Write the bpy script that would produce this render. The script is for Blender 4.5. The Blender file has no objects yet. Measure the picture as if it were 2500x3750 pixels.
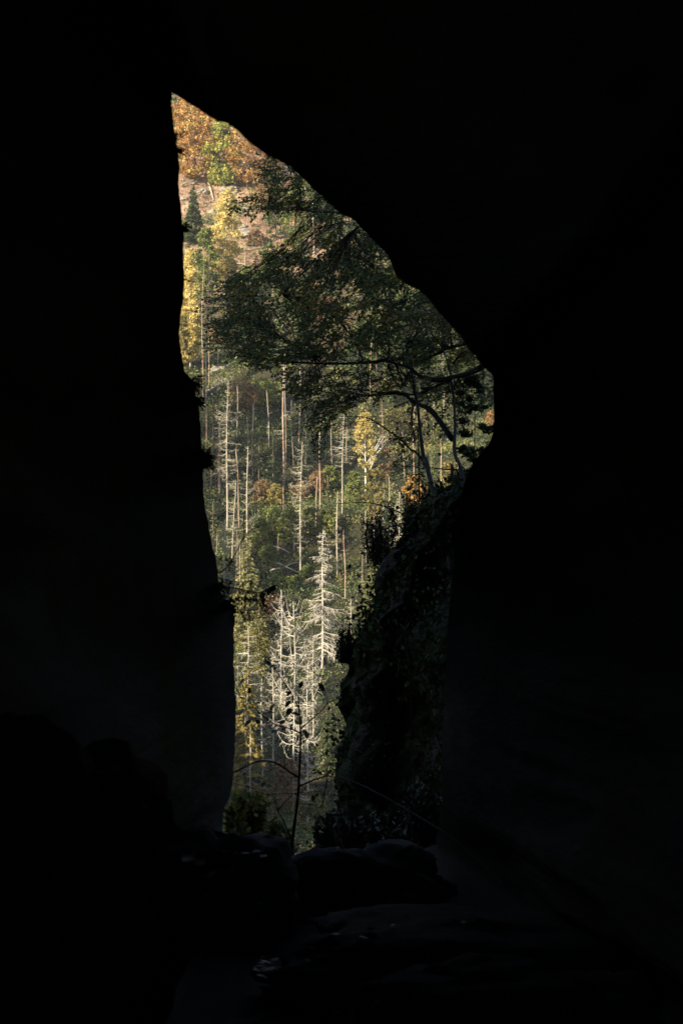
import bpy, math, random
import numpy as np
from mathutils import Vector, noise as mnoise

rng = np.random.default_rng(11)
random.seed(5)
scene = bpy.context.scene
COL = scene.collection
R = math.radians

# ------------------------------------------------------------------ projection helpers
F = 1875.0 / math.tan(R(15.0))      # focal length in source pixels (30 degrees tall, 3750 px)
VH = 2631.0                         # image row of the horizon


def at(u, v, d):
    return np.array([(u - 1250.0) / F * d, d, (VH - v) / F * d])


# ------------------------------------------------------------------ terrain
PY = np.array([-400, 6, 13, 17, 25, 45, 80, 120, 150, 175, 200, 225, 250, 285, 310, 340, 365, 395, 430, 470, 540, 700, 1200], float)
PZ = np.array([-9, -7, -3.4, -4.6, -8, -15, -19, -15.5, -10.6, -9.0, 5, 15.4, 25.6, 42.2, 55.8, 73.6, 91.5, 112.5, 140.6, 171, 186, 190, 192], float)
_gy = np.arange(-400, 1200, 1.0)
_gz = np.interp(_gy, PY, PZ)
_k = np.exp(-0.5 * (np.arange(-12, 13) / 3.5) ** 2)
_k /= _k.sum()
_gz = np.convolve(np.pad(_gz, 12, mode='edge'), _k, 'valid')


def ground(x, y):
    x = np.asarray(x, float)
    y = np.asarray(y, float)
    z = np.interp(y, _gy, _gz)
    a = np.clip((y - 150) / 80, 0, 1)
    z = z + a * (1.1 * np.sin(x * 0.11 + 1.3 + 0.02 * y) * np.sin(y * 0.085 + 0.5) + 0.7 * np.sin(x * 0.23 - y * 0.17) + 0.45 * np.sin(x * 0.51 + y * 0.43 + 2)
                 + 1.3 * np.sin(y * 0.21 + 0.7 * np.sin(x * 0.09)))
    z = z + 0.28 * np.sin(x * 1.1 + 0.6 * y) * np.sin(y * 0.9 - 0.3 * x) * np.clip((y - 20) / 40, 0, 1)
    # unseen side ridge left of the view, added to shade the valley floor
    rid = np.exp(-((x + 62) / 20.0) ** 2) * np.clip((y - 35) / 25, 0, 1) * np.clip((178 - y) / 34, 0, 1)
    rid = rid * (1 - 0.6 * np.exp(-((y - 99) / 5.5) ** 2))  # notch shaped to let sun through onto the golden bush
    z = z + rid * (42.5 + 4 * np.sin(y * 0.13) + 2.5 * np.sin(y * 0.41 + 1))
    # unseen wooded spurs left of the view, added to shade the slope's hollows
    z = z + 24 * np.exp(-((x + 43) / 10.0) ** 2 - ((y - 258) / 17.0) ** 2) + 15 * np.exp(-((x + 37) / 8.0) ** 2 - ((y - 211) / 11.0) ** 2)
    return z


def on_ground(u, v, d0=105.0):
    """where the view ray through picture point (u, v) meets the hillside"""
    lo = d0
    d = d0
    while d < 640:
        p = at(u, v, d)
        if ground(p[0], p[1]) >= p[2]:
            break
        lo = d
        d += 1.5
    hi = d
    for _ in range(18):
        m = 0.5 * (lo + hi)
        p = at(u, v, m)
        if ground(p[0], p[1]) >= p[2]:
            hi = m
        else:
            lo = m
    p = at(u, v, hi)
    p[2] = float(ground(p[0], p[1]))
    return p


# ------------------------------------------------------------------ mesh builder
class MB:
    def __init__(self):
        self.v, self.q, self.t, self.qt, self.tt, self.n = [], [], [], [], [], 0

    def add(self, verts, quads=None, tris=None, tint=0.5):
        verts = np.asarray(verts, float).reshape(-1, 3)
        if quads is not None and len(quads):
            quads = np.asarray(quads, np.int64) + self.n
            self.q.append(quads)
            self.qt.append(np.broadcast_to(np.asarray(tint, float), (len(quads),)).copy())
        if tris is not None and len(tris):
            tris = np.asarray(tris, np.int64) + self.n
            self.t.append(tris)
            self.tt.append(np.broadcast_to(np.asarray(tint, float), (len(tris),)).copy())
        self.v.append(verts)
        self.n += len(verts)

    def sticks(self, p0, p1, r0, r1, tint=0.5):
        p0 = np.asarray(p0, float).reshape(-1, 3)
        p1 = np.asarray(p1, float).reshape(-1, 3)
        m = len(p0)
        if m == 0:
            return
        r0 = np.broadcast_to(np.asarray(r0, float), (m,))
        r1 = np.broadcast_to(np.asarray(r1, float), (m,))
        d = p1 - p0
        d /= np.linalg.norm(d, axis=1, keepdims=True) + 1e-9
        ref = np.where(np.abs(d[:, 2:3]) > 0.9, np.array([[1.0, 0, 0]]), np.array([[0, 0, 1.0]]))
        a = np.cross(d, ref)
        a /= np.linalg.norm(a, axis=1, keepdims=True) + 1e-9
        b = np.cross(d, a)
        V = np.empty((m, 6, 3))
        for k in range(3):
            an = 2 * math.pi * k / 3
            o = math.cos(an) * a + math.sin(an) * b
            V[:, k] = p0 + o * r0[:, None]
            V[:, 3 + k] = p1 + o * r1[:, None]
        base = (np.arange(m) * 6)[:, None]
        Q = np.concatenate([base + np.array([[k, (k + 1) % 3, 3 + (k + 1) % 3, 3 + k]]) for k in range(3)])
        tt = np.tile(np.broadcast_to(np.asarray(tint, float), (m,)), 3)
        self.add(V.reshape(-1, 3), quads=Q, tint=tt)

    def tube(self, pts, rad, n=8, tint=0.5, cap=True):
        pts = np.asarray(pts, float)
        rad = np.broadcast_to(np.asarray(rad, float), (len(pts),))
        t = np.gradient(pts, axis=0)
        t /= np.linalg.norm(t, axis=1, keepdims=True) + 1e-9
        ref = np.array([0.0, 0, 1]) if abs(t[:, 2]).mean() < 0.75 else np.array([1.0, 0, 0])
        V = []
        for i in range(len(pts)):
            a = np.cross(t[i], ref)
            a /= np.linalg.norm(a) + 1e-9
            b = np.cross(t[i], a)
            an = 2 * math.pi * np.arange(n) / n
            V.append(pts[i] + rad[i] * (np.cos(an)[:, None] * a + np.sin(an)[:, None] * b))
        V = np.concatenate(V + [pts[:1], pts[-1:]])
        Q = [[i * n + k, i * n + (k + 1) % n, (i + 1) * n + (k + 1) % n, (i + 1) * n + k] for i in range(len(pts) - 1) for k in range(n)]
        T = []
        if cap:
            L = len(pts)
            T = [[L * n, (k + 1) % n, k] for k in range(n)] + [[L * n + 1, (L - 1) * n + k, (L - 1) * n + (k + 1) % n] for k in range(n)]
        self.add(V, quads=Q, tris=T, tint=tint)

    def cards(self, c, size, tint, aspect=0.7, flat=0.0, axis=None):
        """leaf shaped diamonds: c centres (n,3), size (n,), flat 0 random .. 1 lying level; axis gives the long direction"""
        c = np.asarray(c, float).reshape(-1, 3)
        m = len(c)
        if m == 0:
            return
        size = np.broadcast_to(np.asarray(size, float), (m,))[:, None]
        nrm = rng.normal(size=(m, 3))
        nrm /= np.linalg.norm(nrm, axis=1, keepdims=True)
        nrm = nrm * (1 - flat) + np.array([0, 0, 1.0]) * flat
        a = rng.normal(size=(m, 3)) if axis is None else np.asarray(axis, float) + 0.25 * rng.normal(size=(m, 3))
        a -= nrm * (a * nrm).sum(1, keepdims=True) / ((nrm * nrm).sum(1, keepdims=True) + 1e-9)
        a /= np.linalg.norm(a, axis=1, keepdims=True) + 1e-9
        b = np.cross(nrm, a)
        b /= np.linalg.norm(b, axis=1, keepdims=True) + 1e-9
        V = np.stack([c - a * size * 0.5, c + b * size * aspect * 0.5 - a * size * 0.05, c + a * size * 0.5, c - b * size * aspect * 0.5 - a * size * 0.05], 1)
        Q = np.arange(m * 4).reshape(m, 4)
        self.add(V.reshape(-1, 3), quads=Q, tint=np.broadcast_to(np.asarray(tint, float), (m,)))

    def leaves(self, c, axis, nrm, size, width, tint):
        """folded beech-like leaves: two four-sided halves along a midrib"""
        c = np.asarray(c, float).reshape(-1, 3)
        m = len(c)
        size = np.broadcast_to(np.asarray(size, float), (m,))[:, None]
        axis = axis / (np.linalg.norm(axis, axis=1, keepdims=True) + 1e-9)
        nrm = nrm - axis * (nrm * axis).sum(1, keepdims=True)
        nrm = nrm / (np.linalg.norm(nrm, axis=1, keepdims=True) + 1e-9)
        b = np.cross(nrm, axis)
        fold = 0.10 * size * nrm
        w = size * width * 0.5
        droop = -0.10 * size * nrm
        V = np.stack([c, c + axis * size * 0.30 + b * w + fold, c + axis * size * 0.70 + b * w * 0.72 + fold * 0.8, c + axis * size + droop,
                      c + axis * size * 0.70 - b * w * 0.72 + fold * 0.8, c + axis * size * 0.30 - b * w + fold], 1)
        base = (np.arange(m) * 6)[:, None]
        Q = np.concatenate([base + np.array([[0, 1, 2, 3]]), base + np.array([[0, 3, 4, 5]])])
        self.add(V.reshape(-1, 3), quads=Q, tint=np.tile(np.broadcast_to(np.asarray(tint, float), (m,)), 2))

    def build(self, name, mat, parent=None, smooth=False):
        V = np.concatenate(self.v) if self.v else np.zeros((0, 3))
        q = np.concatenate(self.q) if self.q else np.zeros((0, 4), np.int64)
        t = np.concatenate(self.t) if self.t else np.zeros((0, 3), np.int64)
        me = bpy.data.meshes.new(name)
        me.vertices.add(len(V))
        me.vertices.foreach_set('co', V.astype(np.float32).ravel())
        idx = np.concatenate([q.ravel(), t.ravel()]).astype(np.int32)
        me.loops.add(len(idx))
        me.loops.foreach_set('vertex_index', idx)
        nf = len(q) + len(t)
        me.polygons.add(nf)
        st = np.concatenate([np.arange(len(q)) * 4, len(q) * 4 + np.arange(len(t)) * 3]).astype(np.int32)
        me.polygons.foreach_set('loop_start', st)
        me.update(calc_edges=True)
        tint = np.concatenate(self.qt + self.tt) if (self.qt or self.tt) else np.zeros(0)
        at_ = me.attributes.new('tint', 'FLOAT', 'FACE')
        at_.data.foreach_set('value', tint.astype(np.float32))
        if smooth:
            me.polygons.foreach_set('use_smooth', np.ones(nf, bool))
        me.validate()
        me.materials.append(mat)
        o = bpy.data.objects.new(name, me)
        COL.objects.link(o)
        if parent is not None:
            o.parent = parent
        return o


def empty(name, loc, rz=0.0):
    o = bpy.data.objects.new(name, None)
    COL.objects.link(o)
    o.location = [float(a) for a in loc]
    o.rotation_euler = (0, 0, rz)
    return o


def tag(o, label=None, cat=None, group=None, kind=None):
    if label:
        o['label'] = label
    if cat:
        o['category'] = cat
    if group:
        o['group'] = group
    if kind:
        o['kind'] = kind
    return o


# ------------------------------------------------------------------ materials
def new_mat(name):
    m = bpy.data.materials.new(name)
    m.use_nodes = True
    nt = m.node_tree
    b = nt.nodes['Principled BSDF']
    return m, nt, b, nt.nodes['Material Output']


def ramp(nt, stops, interp='LINEAR'):
    r = nt.nodes.new('ShaderNodeValToRGB')
    r.color_ramp.interpolation = interp
    el = r.color_ramp.elements
    while len(el) < len(stops):
        el.new(0.5)
    for e, (p, c) in zip(el, stops):
        e.position = p
        e.color = (*c, 1)
    return r


def tex_noise(nt, scale, detail=4, rough=0.6, coord='Object', stretch=None):
    tc = nt.nodes.new('ShaderNodeTexCoord')
    n = nt.nodes.new('ShaderNodeTexNoise')
    n.inputs['Scale'].default_value = scale
    n.inputs['Detail'].default_value = detail
    n.inputs['Roughness'].default_value = rough
    src = tc.outputs[coord]
    if stretch:
        mp = nt.nodes.new('ShaderNodeMapping')
        mp.inputs['Scale'].default_value = stretch
        nt.links.new(src, mp.inputs['Vector'])
        src = mp.outputs['Vector']
    nt.links.new(src, n.inputs['Vector'])
    return n


def leaf_mat(name, stops, transl=0.35, rough=0.55, spec=0.3):
    m, nt, b, out = new_mat(name)
    at_ = nt.nodes.new('ShaderNodeAttribute')
    at_.attribute_name = 'tint'
    rp = ramp(nt, stops)
    nt.links.new(at_.outputs['Fac'], rp.inputs['Fac'])
    hs = nt.nodes.new('ShaderNodeHueSaturation')
    oi = nt.nodes.new('ShaderNodeObjectInfo')
    mr = nt.nodes.new('ShaderNodeMapRange')
    mr.inputs['To Min'].default_value = 0.8
    mr.inputs['To Max'].default_value = 1.15
    nt.links.new(oi.outputs['Random'], mr.inputs['Value'])
    nt.links.new(mr.outputs['Result'], hs.inputs['Value'])
    nt.links.new(rp.outputs['Color'], hs.inputs['Color'])
    nt.links.new(hs.outputs['Color'], b.inputs['Base Color'])
    b.inputs['Roughness'].default_value = rough
    b.inputs['Specular IOR Level'].default_value = spec
    tr = nt.nodes.new('ShaderNodeBsdfTranslucent')
    nt.links.new(hs.outputs['Color'], tr.inputs['Color'])
    mx = nt.nodes.new('ShaderNodeMixShader')
    mx.inputs['Fac'].default_value = transl
    nt.links.new(b.outputs['BSDF'], mx.inputs[1])
    nt.links.new(tr.outputs['BSDF'], mx.inputs[2])
    nt.links.new(mx.outputs['Shader'], out.inputs['Surface'])
    return m


def bark_mat(name, stops, scale=3.0, stretch=(1, 1, 0.25), rough=0.85, bump=0.3, vmin=0.72):
    m, nt, b, out = new_mat(name)
    n = tex_noise(nt, scale, 5, 0.65, 'Object', stretch)
    rp = ramp(nt, stops)
    nt.links.new(n.outputs['Fac'], rp.inputs['Fac'])
    hs = nt.nodes.new('ShaderNodeHueSaturation')
    oi = nt.nodes.new('ShaderNodeObjectInfo')
    mr = nt.nodes.new('ShaderNodeMapRange')
    mr.inputs['To Min'].default_value = vmin
    mr.inputs['To Max'].default_value = 1.1
    nt.links.new(oi.outputs['Random'], mr.inputs['Value'])
    nt.links.new(mr.outputs['Result'], hs.inputs['Value'])
    nt.links.new(rp.outputs['Color'], hs.inputs['Color'])
    nt.links.new(hs.outputs['Color'], b.inputs['Base Color'])
    b.inputs['Roughness'].default_value = rough
    b.inputs['Specular IOR Level'].default_value = 0.2
    bp = nt.nodes.new('ShaderNodeBump')
    bp.inputs['Strength'].default_value = bump
    bp.inputs['Distance'].default_value = 0.03
    nt.links.new(n.outputs['Fac'], bp.inputs['Height'])
    nt.links.new(bp.outputs['Normal'], b.inputs['Normal'])
    return m


def rock_mat(name, dark, light, moss=None, scale=0.8, moss_amt=0.55, strata=(1, 1, 3.0), bumpd=0.12):
    m, nt, b, out = new_mat(name)
    n1 = tex_noise(nt, scale, 8, 0.62, 'Object', strata)
    rp = ramp(nt, [(0.3, dark), (0.72, light)])
    nt.links.new(n1.outputs['Fac'], rp.inputs['Fac'])
    col = rp.outputs['Color']
    if moss:
        n2 = tex_noise(nt, scale * 0.9, 6, 0.7, 'Object')
        r2 = ramp(nt, [(moss_amt, (0, 0, 0)), (moss_amt + 0.08, (1, 1, 1))])
        nt.links.new(n2.outputs['Fac'], r2.inputs['Fac'])
        mx = nt.nodes.new('ShaderNodeMix')
        mx.data_type = 'RGBA'
        nt.links.new(r2.outputs['Color'], mx.inputs[0])
        nt.links.new(col, mx.inputs[6])
        mx.inputs[7].default_value = (*moss, 1)
        col = mx.outputs[2]
    nt.links.new(col, b.inputs['Base Color'])
    b.inputs['Roughness'].default_value = 0.88
    b.inputs['Specular IOR Level'].default_value = 0.06
    n3 = tex_noise(nt, scale * 5, 8, 0.7, 'Object', strata)
    bp = nt.nodes.new('ShaderNodeBump')
    bp.inputs['Strength'].default_value = 0.7
    bp.inputs['Distance'].default_value = bumpd
    nt.links.new(n3.outputs['Fac'], bp.inputs['Height'])
    nt.links.new(bp.outputs['Normal'], b.inputs['Normal'])
    return m


M = {}
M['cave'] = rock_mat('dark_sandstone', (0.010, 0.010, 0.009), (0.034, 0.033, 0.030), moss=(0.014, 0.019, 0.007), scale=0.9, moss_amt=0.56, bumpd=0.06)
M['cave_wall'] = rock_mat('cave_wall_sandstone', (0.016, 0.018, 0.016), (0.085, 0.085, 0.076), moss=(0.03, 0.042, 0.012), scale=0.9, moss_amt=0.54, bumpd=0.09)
M['rock'] = rock_mat('mossy_sandstone', (0.016, 0.016, 0.015), (0.075, 0.073, 0.066), moss=(0.014, 0.022, 0.006), scale=0.7, moss_amt=0.46)
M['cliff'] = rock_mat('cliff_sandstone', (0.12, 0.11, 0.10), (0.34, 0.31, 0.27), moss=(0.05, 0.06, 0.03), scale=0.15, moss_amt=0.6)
M['pale_rock'] = rock_mat('pale_sandstone', (0.10, 0.09, 0.078), (0.26, 0.235, 0.20), moss=(0.09, 0.09, 0.04), scale=0.5, moss_amt=0.6)
M['moss'] = leaf_mat('cushion_moss', [(0, (0.012, 0.026, 0.004)), (1, (0.04, 0.062, 0.009))], transl=0.1, rough=0.9)
M['deadwood'] = bark_mat('bleached_deadwood', [(0.3, (0.20, 0.17, 0.13)), (0.55, (0.33, 0.29, 0.235)), (0.8, (0.23, 0.155, 0.10))], 1.6, (1, 1, 0.2))
M['deadtwig'] = bark_mat('lichen_twigs', [(0.3, (0.20, 0.185, 0.135)), (0.7, (0.32, 0.29, 0.22))], 1.0, (1, 1, 1), bump=0.0)
M['silver'] = bark_mat('silver_deadwood', [(0.3, (0.20, 0.184, 0.152)), (0.55, (0.33, 0.305, 0.255)), (0.8, (0.28, 0.225, 0.17))], 1.6, (1, 1, 0.2), vmin=0.9)
M['snag'] = bark_mat('peeling_snag', [(0.3, (0.10, 0.06, 0.04)), (0.42, (0.21, 0.12, 0.075)), (0.52, (0.26, 0.21, 0.165)), (0.7, (0.33, 0.305, 0.265))], 1.1, (1.5, 1.5, 0.22))
M['birch'] = bark_mat('white_birch', [(0.36, (0.06, 0.05, 0.045)), (0.43, (0.42, 0.40, 0.35)), (0.8, (0.55, 0.53, 0.48))], 1.6, (0.6, 0.6, 1.6))
M['bark'] = bark_mat('dark_bark', [(0.3, (0.05, 0.04, 0.03)), (0.7, (0.16, 0.12, 0.085))], 2.0)
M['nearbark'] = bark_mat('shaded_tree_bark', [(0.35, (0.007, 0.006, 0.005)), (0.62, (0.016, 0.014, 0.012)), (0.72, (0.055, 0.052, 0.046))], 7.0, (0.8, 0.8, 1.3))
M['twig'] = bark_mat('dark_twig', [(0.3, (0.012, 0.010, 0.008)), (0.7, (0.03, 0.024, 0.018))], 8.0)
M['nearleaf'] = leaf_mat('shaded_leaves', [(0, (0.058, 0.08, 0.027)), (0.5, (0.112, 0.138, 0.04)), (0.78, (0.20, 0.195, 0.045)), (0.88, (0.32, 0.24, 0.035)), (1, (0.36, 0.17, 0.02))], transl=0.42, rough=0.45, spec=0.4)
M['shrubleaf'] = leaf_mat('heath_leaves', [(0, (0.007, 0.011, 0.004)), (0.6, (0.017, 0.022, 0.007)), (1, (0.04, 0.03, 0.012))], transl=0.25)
M['sapleaf'] = leaf_mat('sapling_leaves', [(0, (0.03, 0.045, 0.015)), (0.6, (0.06, 0.07, 0.02)), (1, (0.13, 0.08, 0.02))], transl=0.22, rough=0.5)
M['litter'] = leaf_mat('beech_litter', [(0, (0.04, 0.018, 0.008)), (0.6, (0.12, 0.055, 0.022)), (1, (0.24, 0.14, 0.07))], transl=0.1)
M['orange'] = leaf_mat('orange_beech', [(0, (0.12, 0.06, 0.03)), (0.4, (0.32, 0.165, 0.05)), (0.75, (0.50, 0.29, 0.075)), (0.9, (0.50, 0.37, 0.10)), (1, (0.30, 0.31, 0.08))], transl=0.4)
M['lime'] = leaf_mat('lime_green', [(0, (0.08, 0.105, 0.025)), (0.6, (0.23, 0.26, 0.05)), (1, (0.42, 0.36, 0.07))], transl=0.4)
M['yellow'] = leaf_mat('birch_yellow', [(0, (0.28, 0.225, 0.075)), (0.5, (0.46, 0.375, 0.125)), (1, (0.58, 0.47, 0.18))], transl=0.45)
M['gold'] = leaf_mat('larch_gold', [(0, (0.06, 0.065, 0.02)), (0.5, (0.15, 0.135, 0.038)), (1, (0.30, 0.215, 0.05))], transl=0.35)
M['green'] = leaf_mat('bush_green', [(0, (0.03, 0.05, 0.013)), (0.6, (0.085, 0.115, 0.022)), (1, (0.19, 0.19, 0.035))], transl=0.3)
M['spruce'] = leaf_mat('spruce_needles', [(0, (0.02, 0.035, 0.014)), (0.6, (0.05, 0.075, 0.024)), (1, (0.12, 0.13, 0.035))], transl=0.15)
M['palespruce'] = leaf_mat('pale_spruce_needles', [(0, (0.06, 0.07, 0.024)), (0.6, (0.16, 0.16, 0.06)), (1, (0.28, 0.25, 0.10))], transl=0.2)
M['brownspruce'] = leaf_mat('brown_needles', [(0, (0.10, 0.085, 0.05)), (0.6, (0.2, 0.17, 0.10)), (1, (0.30, 0.26, 0.16))], transl=0.15)
M['rust'] = leaf_mat('rust_bush', [(0, (0.08, 0.05, 0.025)), (0.6, (0.17, 0.10, 0.045)), (1, (0.24, 0.18, 0.07))], transl=0.3)
M['under'] = leaf_mat('undergrowth_mix', [(0, (0.02, 0.034, 0.013)), (0.3, (0.055, 0.08, 0.017)), (0.5, (0.115, 0.135, 0.03)), (0.66, (0.17, 0.155, 0.045)), (0.84, (0.18, 0.11, 0.055)), (1, (0.28, 0.22, 0.13))], transl=0.25)


def hill_material():
    m, nt, b, out = new_mat('forest_floor')
    n1 = tex_noise(nt, 0.09, 8, 0.65, 'Object')
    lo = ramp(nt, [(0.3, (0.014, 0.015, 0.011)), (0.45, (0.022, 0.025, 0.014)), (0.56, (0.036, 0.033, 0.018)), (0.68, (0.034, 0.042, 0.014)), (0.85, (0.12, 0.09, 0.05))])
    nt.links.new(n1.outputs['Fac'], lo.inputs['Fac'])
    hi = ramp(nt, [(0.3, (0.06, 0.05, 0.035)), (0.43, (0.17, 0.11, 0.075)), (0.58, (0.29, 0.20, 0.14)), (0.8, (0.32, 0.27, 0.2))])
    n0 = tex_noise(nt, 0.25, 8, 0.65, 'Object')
    nt.links.new(n0.outputs['Fac'], hi.inputs['Fac'])
    tc = nt.nodes.new('ShaderNodeTexCoord')
    sp = nt.nodes.new('ShaderNodeSeparateXYZ')
    nt.links.new(tc.outputs['Object'], sp.inputs[0])
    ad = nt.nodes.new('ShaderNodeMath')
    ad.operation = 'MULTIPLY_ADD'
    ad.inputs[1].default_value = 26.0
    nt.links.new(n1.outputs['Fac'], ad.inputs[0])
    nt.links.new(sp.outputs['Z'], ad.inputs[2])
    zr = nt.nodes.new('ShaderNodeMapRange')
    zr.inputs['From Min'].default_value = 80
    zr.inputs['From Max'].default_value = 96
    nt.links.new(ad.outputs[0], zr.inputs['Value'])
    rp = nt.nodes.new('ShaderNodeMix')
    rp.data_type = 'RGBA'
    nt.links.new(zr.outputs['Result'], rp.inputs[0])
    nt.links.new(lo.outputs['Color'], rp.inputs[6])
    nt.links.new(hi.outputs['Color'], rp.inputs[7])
    n2 = tex_noise(nt, 1.7, 7, 0.7, 'Object')
    mx = nt.nodes.new('ShaderNodeMix')
    mx.data_type = 'RGBA'
    mx.blend_type = 'MULTIPLY'
    mx.inputs[0].default_value = 0.8
    r2 = ramp(nt, [(0.3, (0.35, 0.35, 0.35)), (0.7, (1.3, 1.25, 1.2))])
    nt.links.new(n2.outputs['Fac'], r2.inputs['Fac'])
    nt.links.new(rp.outputs[2], mx.inputs[6])
    nt.links.new(r2.outputs['Color'], mx.inputs[7])
    nt.links.new(mx.outputs[2], b.inputs['Base Color'])
    b.inputs['Roughness'].default_value = 0.95
    b.inputs['Specular IOR Level'].default_value = 0.1
    bp = nt.nodes.new('ShaderNodeBump')
    bp.inputs['Strength'].default_value = 1.0
    bp.inputs['Distance'].default_value = 0.5
    nt.links.new(n2.outputs['Fac'], bp.inputs['Height'])
    nt.links.new(bp.outputs['Normal'], b.inputs['Normal'])
    return m


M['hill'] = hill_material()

# ------------------------------------------------------------------ camera, sky, sun
cam = bpy.data.cameras.new('camera')
cam.sensor_fit = 'VERTICAL'
cam.sensor_height = 36
cam.sensor_width = 24
cam.lens = 18 / math.tan(R(15.0))
cam.shift_y = (VH - 1875.0) / 3750.0
cam.clip_start = 0.05
cam.clip_end = 4000
cam.dof.use_dof = True
cam.dof.focus_distance = 24
cam.dof.aperture_fstop = cam.lens / 9.5
co = bpy.data.objects.new('camera', cam)
COL.objects.link(co)
co.location = (0, 0, 0)
co.rotation_euler = (R(90), 0, 0)
scene.camera = co

SUN_EL, SUN_AZ = 22.0, math.atan2(-0.75, -0.66)          # azimuth from +Y towards +X
ts = Vector((math.sin(SUN_AZ) * math.cos(R(SUN_EL)), math.cos(SUN_AZ) * math.cos(R(SUN_EL)), math.sin(R(SUN_EL))))
sun = bpy.data.lights.new('sun', 'SUN')
sun.energy = 4.9
sun.angle = R(0.53)
sun.color = (1.0, 0.87, 0.66)
so = bpy.data.objects.new('sun', sun)
COL.objects.link(so)
so.rotation_euler = ts.to_track_quat('Z', 'Y').to_euler()

w = bpy.data.worlds.new('World')
scene.world = w
w.use_nodes = True
nt = w.node_tree
sky = nt.nodes.new('ShaderNodeTexSky')
sky.sky_type = 'NISHITA'
sky.sun_disc = False
sky.sun_elevation = R(SUN_EL)
sky.sun_rotation = SUN_AZ
bg = nt.nodes['Background']
nt.links.new(sky.outputs['Color'], bg.inputs['Color'])
bg.inputs['Strength'].default_value = 0.085
scene.view_settings.view_transform = 'Standard'
scene.view_settings.look = 'None'
scene.view_settings.exposure = 1.85
scene.view_settings.gamma = 1
scene.cycles.max_bounces = 6
scene.cycles.diffuse_bounces = 4
scene.cycles.use_denoising = True

# ------------------------------------------------------------------ hill sheet
xs = np.concatenate([np.linspace(-1500, -130, 14), np.arange(-115, -45, 3.5), np.arange(-45, 60, 1.6), np.linspace(64, 120, 12), np.linspace(150, 1500, 14)])
ys = np.concatenate([np.linspace(-400, 4, 8), np.arange(8, 150, 2.2), np.arange(150, 470, 1.4), np.linspace(474, 560, 16), np.linspace(600, 1200, 9)])
gx, gy = np.meshgrid(xs, ys)
gz = ground(gx, gy)
mb = MB()
nx = len(xs)
ii, jj = np.meshgrid(np.arange(nx - 1), np.arange(len(ys) - 1))
a0 = (jj * nx + ii).ravel()
mb.add(np.stack([gx, gy, gz], -1).reshape(-1, 3), quads=np.stack([a0, a0 + 1, a0 + 1 + nx, a0 + nx], 1))
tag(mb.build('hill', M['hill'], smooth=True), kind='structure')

# ------------------------------------------------------------------ cave shell: outline of the mouth, each stretch at its own distance
K = 1.5944
left = [(395, 212), (393, 235), (397, 270), (405, 320), (413, 385), (410, 420), (416, 480), (423, 540), (421, 600), (424, 640), (421, 690), (414, 735), (412, 775), (418, 820), (425, 855), (440, 870), (450, 905), (458, 945), (462, 1000), (466, 1060), (466, 1100), (470, 1160), (478, 1200), (487, 1250), (498, 1290), (502, 1330), (507, 1362), (520, 1385), (535, 1400), (541, 1425), (536, 1450), (538, 1490), (537, 1530), (539, 1570), (543, 1610), (541, 1650), (541, 1700), (537, 1750), (535, 1800), (527, 1830), (518, 1850), (513, 1870), (511, 1905), (508, 1960)]
sill = [(600, 1985), (680, 1992), (760, 1988), (900, 1975), (1000, 1940)]
right = [(1015, 1850), (1015, 1700), (1022, 1550), (1030, 1400), (1042, 1280), (1055, 1200), (1062, 1120), (1085, 1060), (1122, 1020), (1134, 985), (1133, 940), (1130, 860)]
roof = [(1110, 845), (1095, 825), (1075, 800), (1055, 770), (1030, 745), (1005, 715), (985, 690), (960, 665), (935, 655), (910, 635), (900, 610), (885, 580), (865, 560), (835, 530), (810, 505), (780, 490), (750, 462), (720, 435), (700, 415), (670, 385), (640, 370), (610, 355), (570, 325), (545, 300), (520, 282), (500, 280), (470, 260), (430, 235)]
out_pts, sec = [], []


def dens(pts, dl, dr, name):
    n = len(pts)
    for i, p in enumerate(pts):
        out_pts.append((p[0], p[1], dl + (dr - dl) * i / max(1, n - 1)))
        sec.append(name)


dens(left, 7.4, 9.6, 'left')
dens(sill, 11.2, 11.0, 'sill')
dens(right, 9.2, 6.0, 'right')
dens(roof, 5.2, 5.0, 'roof')
# resample to a dense closed ring
P_ = np.array(out_pts)
ring, rsec = [], []
for i in range(len(P_)):
    a, b = P_[i], P_[(i + 1) % len(P_)]
    n = max(1, int(np.hypot(b[0] - a[0], b[1] - a[1]) / 8))
    for k in range(n):
        ring.append(a + (b - a) * k / n)
        rsec.append(sec[i])
ring = np.array(ring)
N = len(ring)
dd = ring[:, 2].copy()
for _ in range(14):
    dd = 0.5 * dd + 0.25 * (np.roll(dd, 1) + np.roll(dd, -1))
# small ragged detail in the outline (roof edge is smooth, walls are a bit ragged)
rag = np.array([0.0 if s == 'roof' else 1.0 for s in rsec])
jit = np.array([mnoise.fractal(Vector((i * 0.35, 3.1, 0)), 0.8, 2.0, 5) for i in range(N)]) * (0.6 + 2.8 * rag)
cxp, czp = 760, 1150
rimP = np.array([[ring[i, 0] * K, ring[i, 1] * K] for i in range(N)])
nrmP = np.roll(rimP, -1, 0) - np.roll(rimP, 1, 0)
nrmP = np.stack([-nrmP[:, 1], nrmP[:, 0]], 1)
nrmP /= np.linalg.norm(nrmP, axis=1, keepdims=True)
if ((rimP - np.array([cxp * K, czp * K])) * nrmP).sum() < 0:
    nrmP = -nrmP
rimP = rimP + nrmP * jit[:, None]
RIM = np.array([at(rimP[i, 0], rimP[i, 1], dd[i]) for i in range(N)])
OUT = np.stack([nrmP[:, 0], np.zeros(N), -nrmP[:, 1]], 1)         # outward, in the x-z plane
for _ in range(10):
    OUT = 0.5 * OUT + 0.25 * (np.roll(OUT, 1, 0) + np.roll(OUT, -1, 0))
OUT /= np.linalg.norm(OUT, axis=1, keepdims=True)

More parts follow.
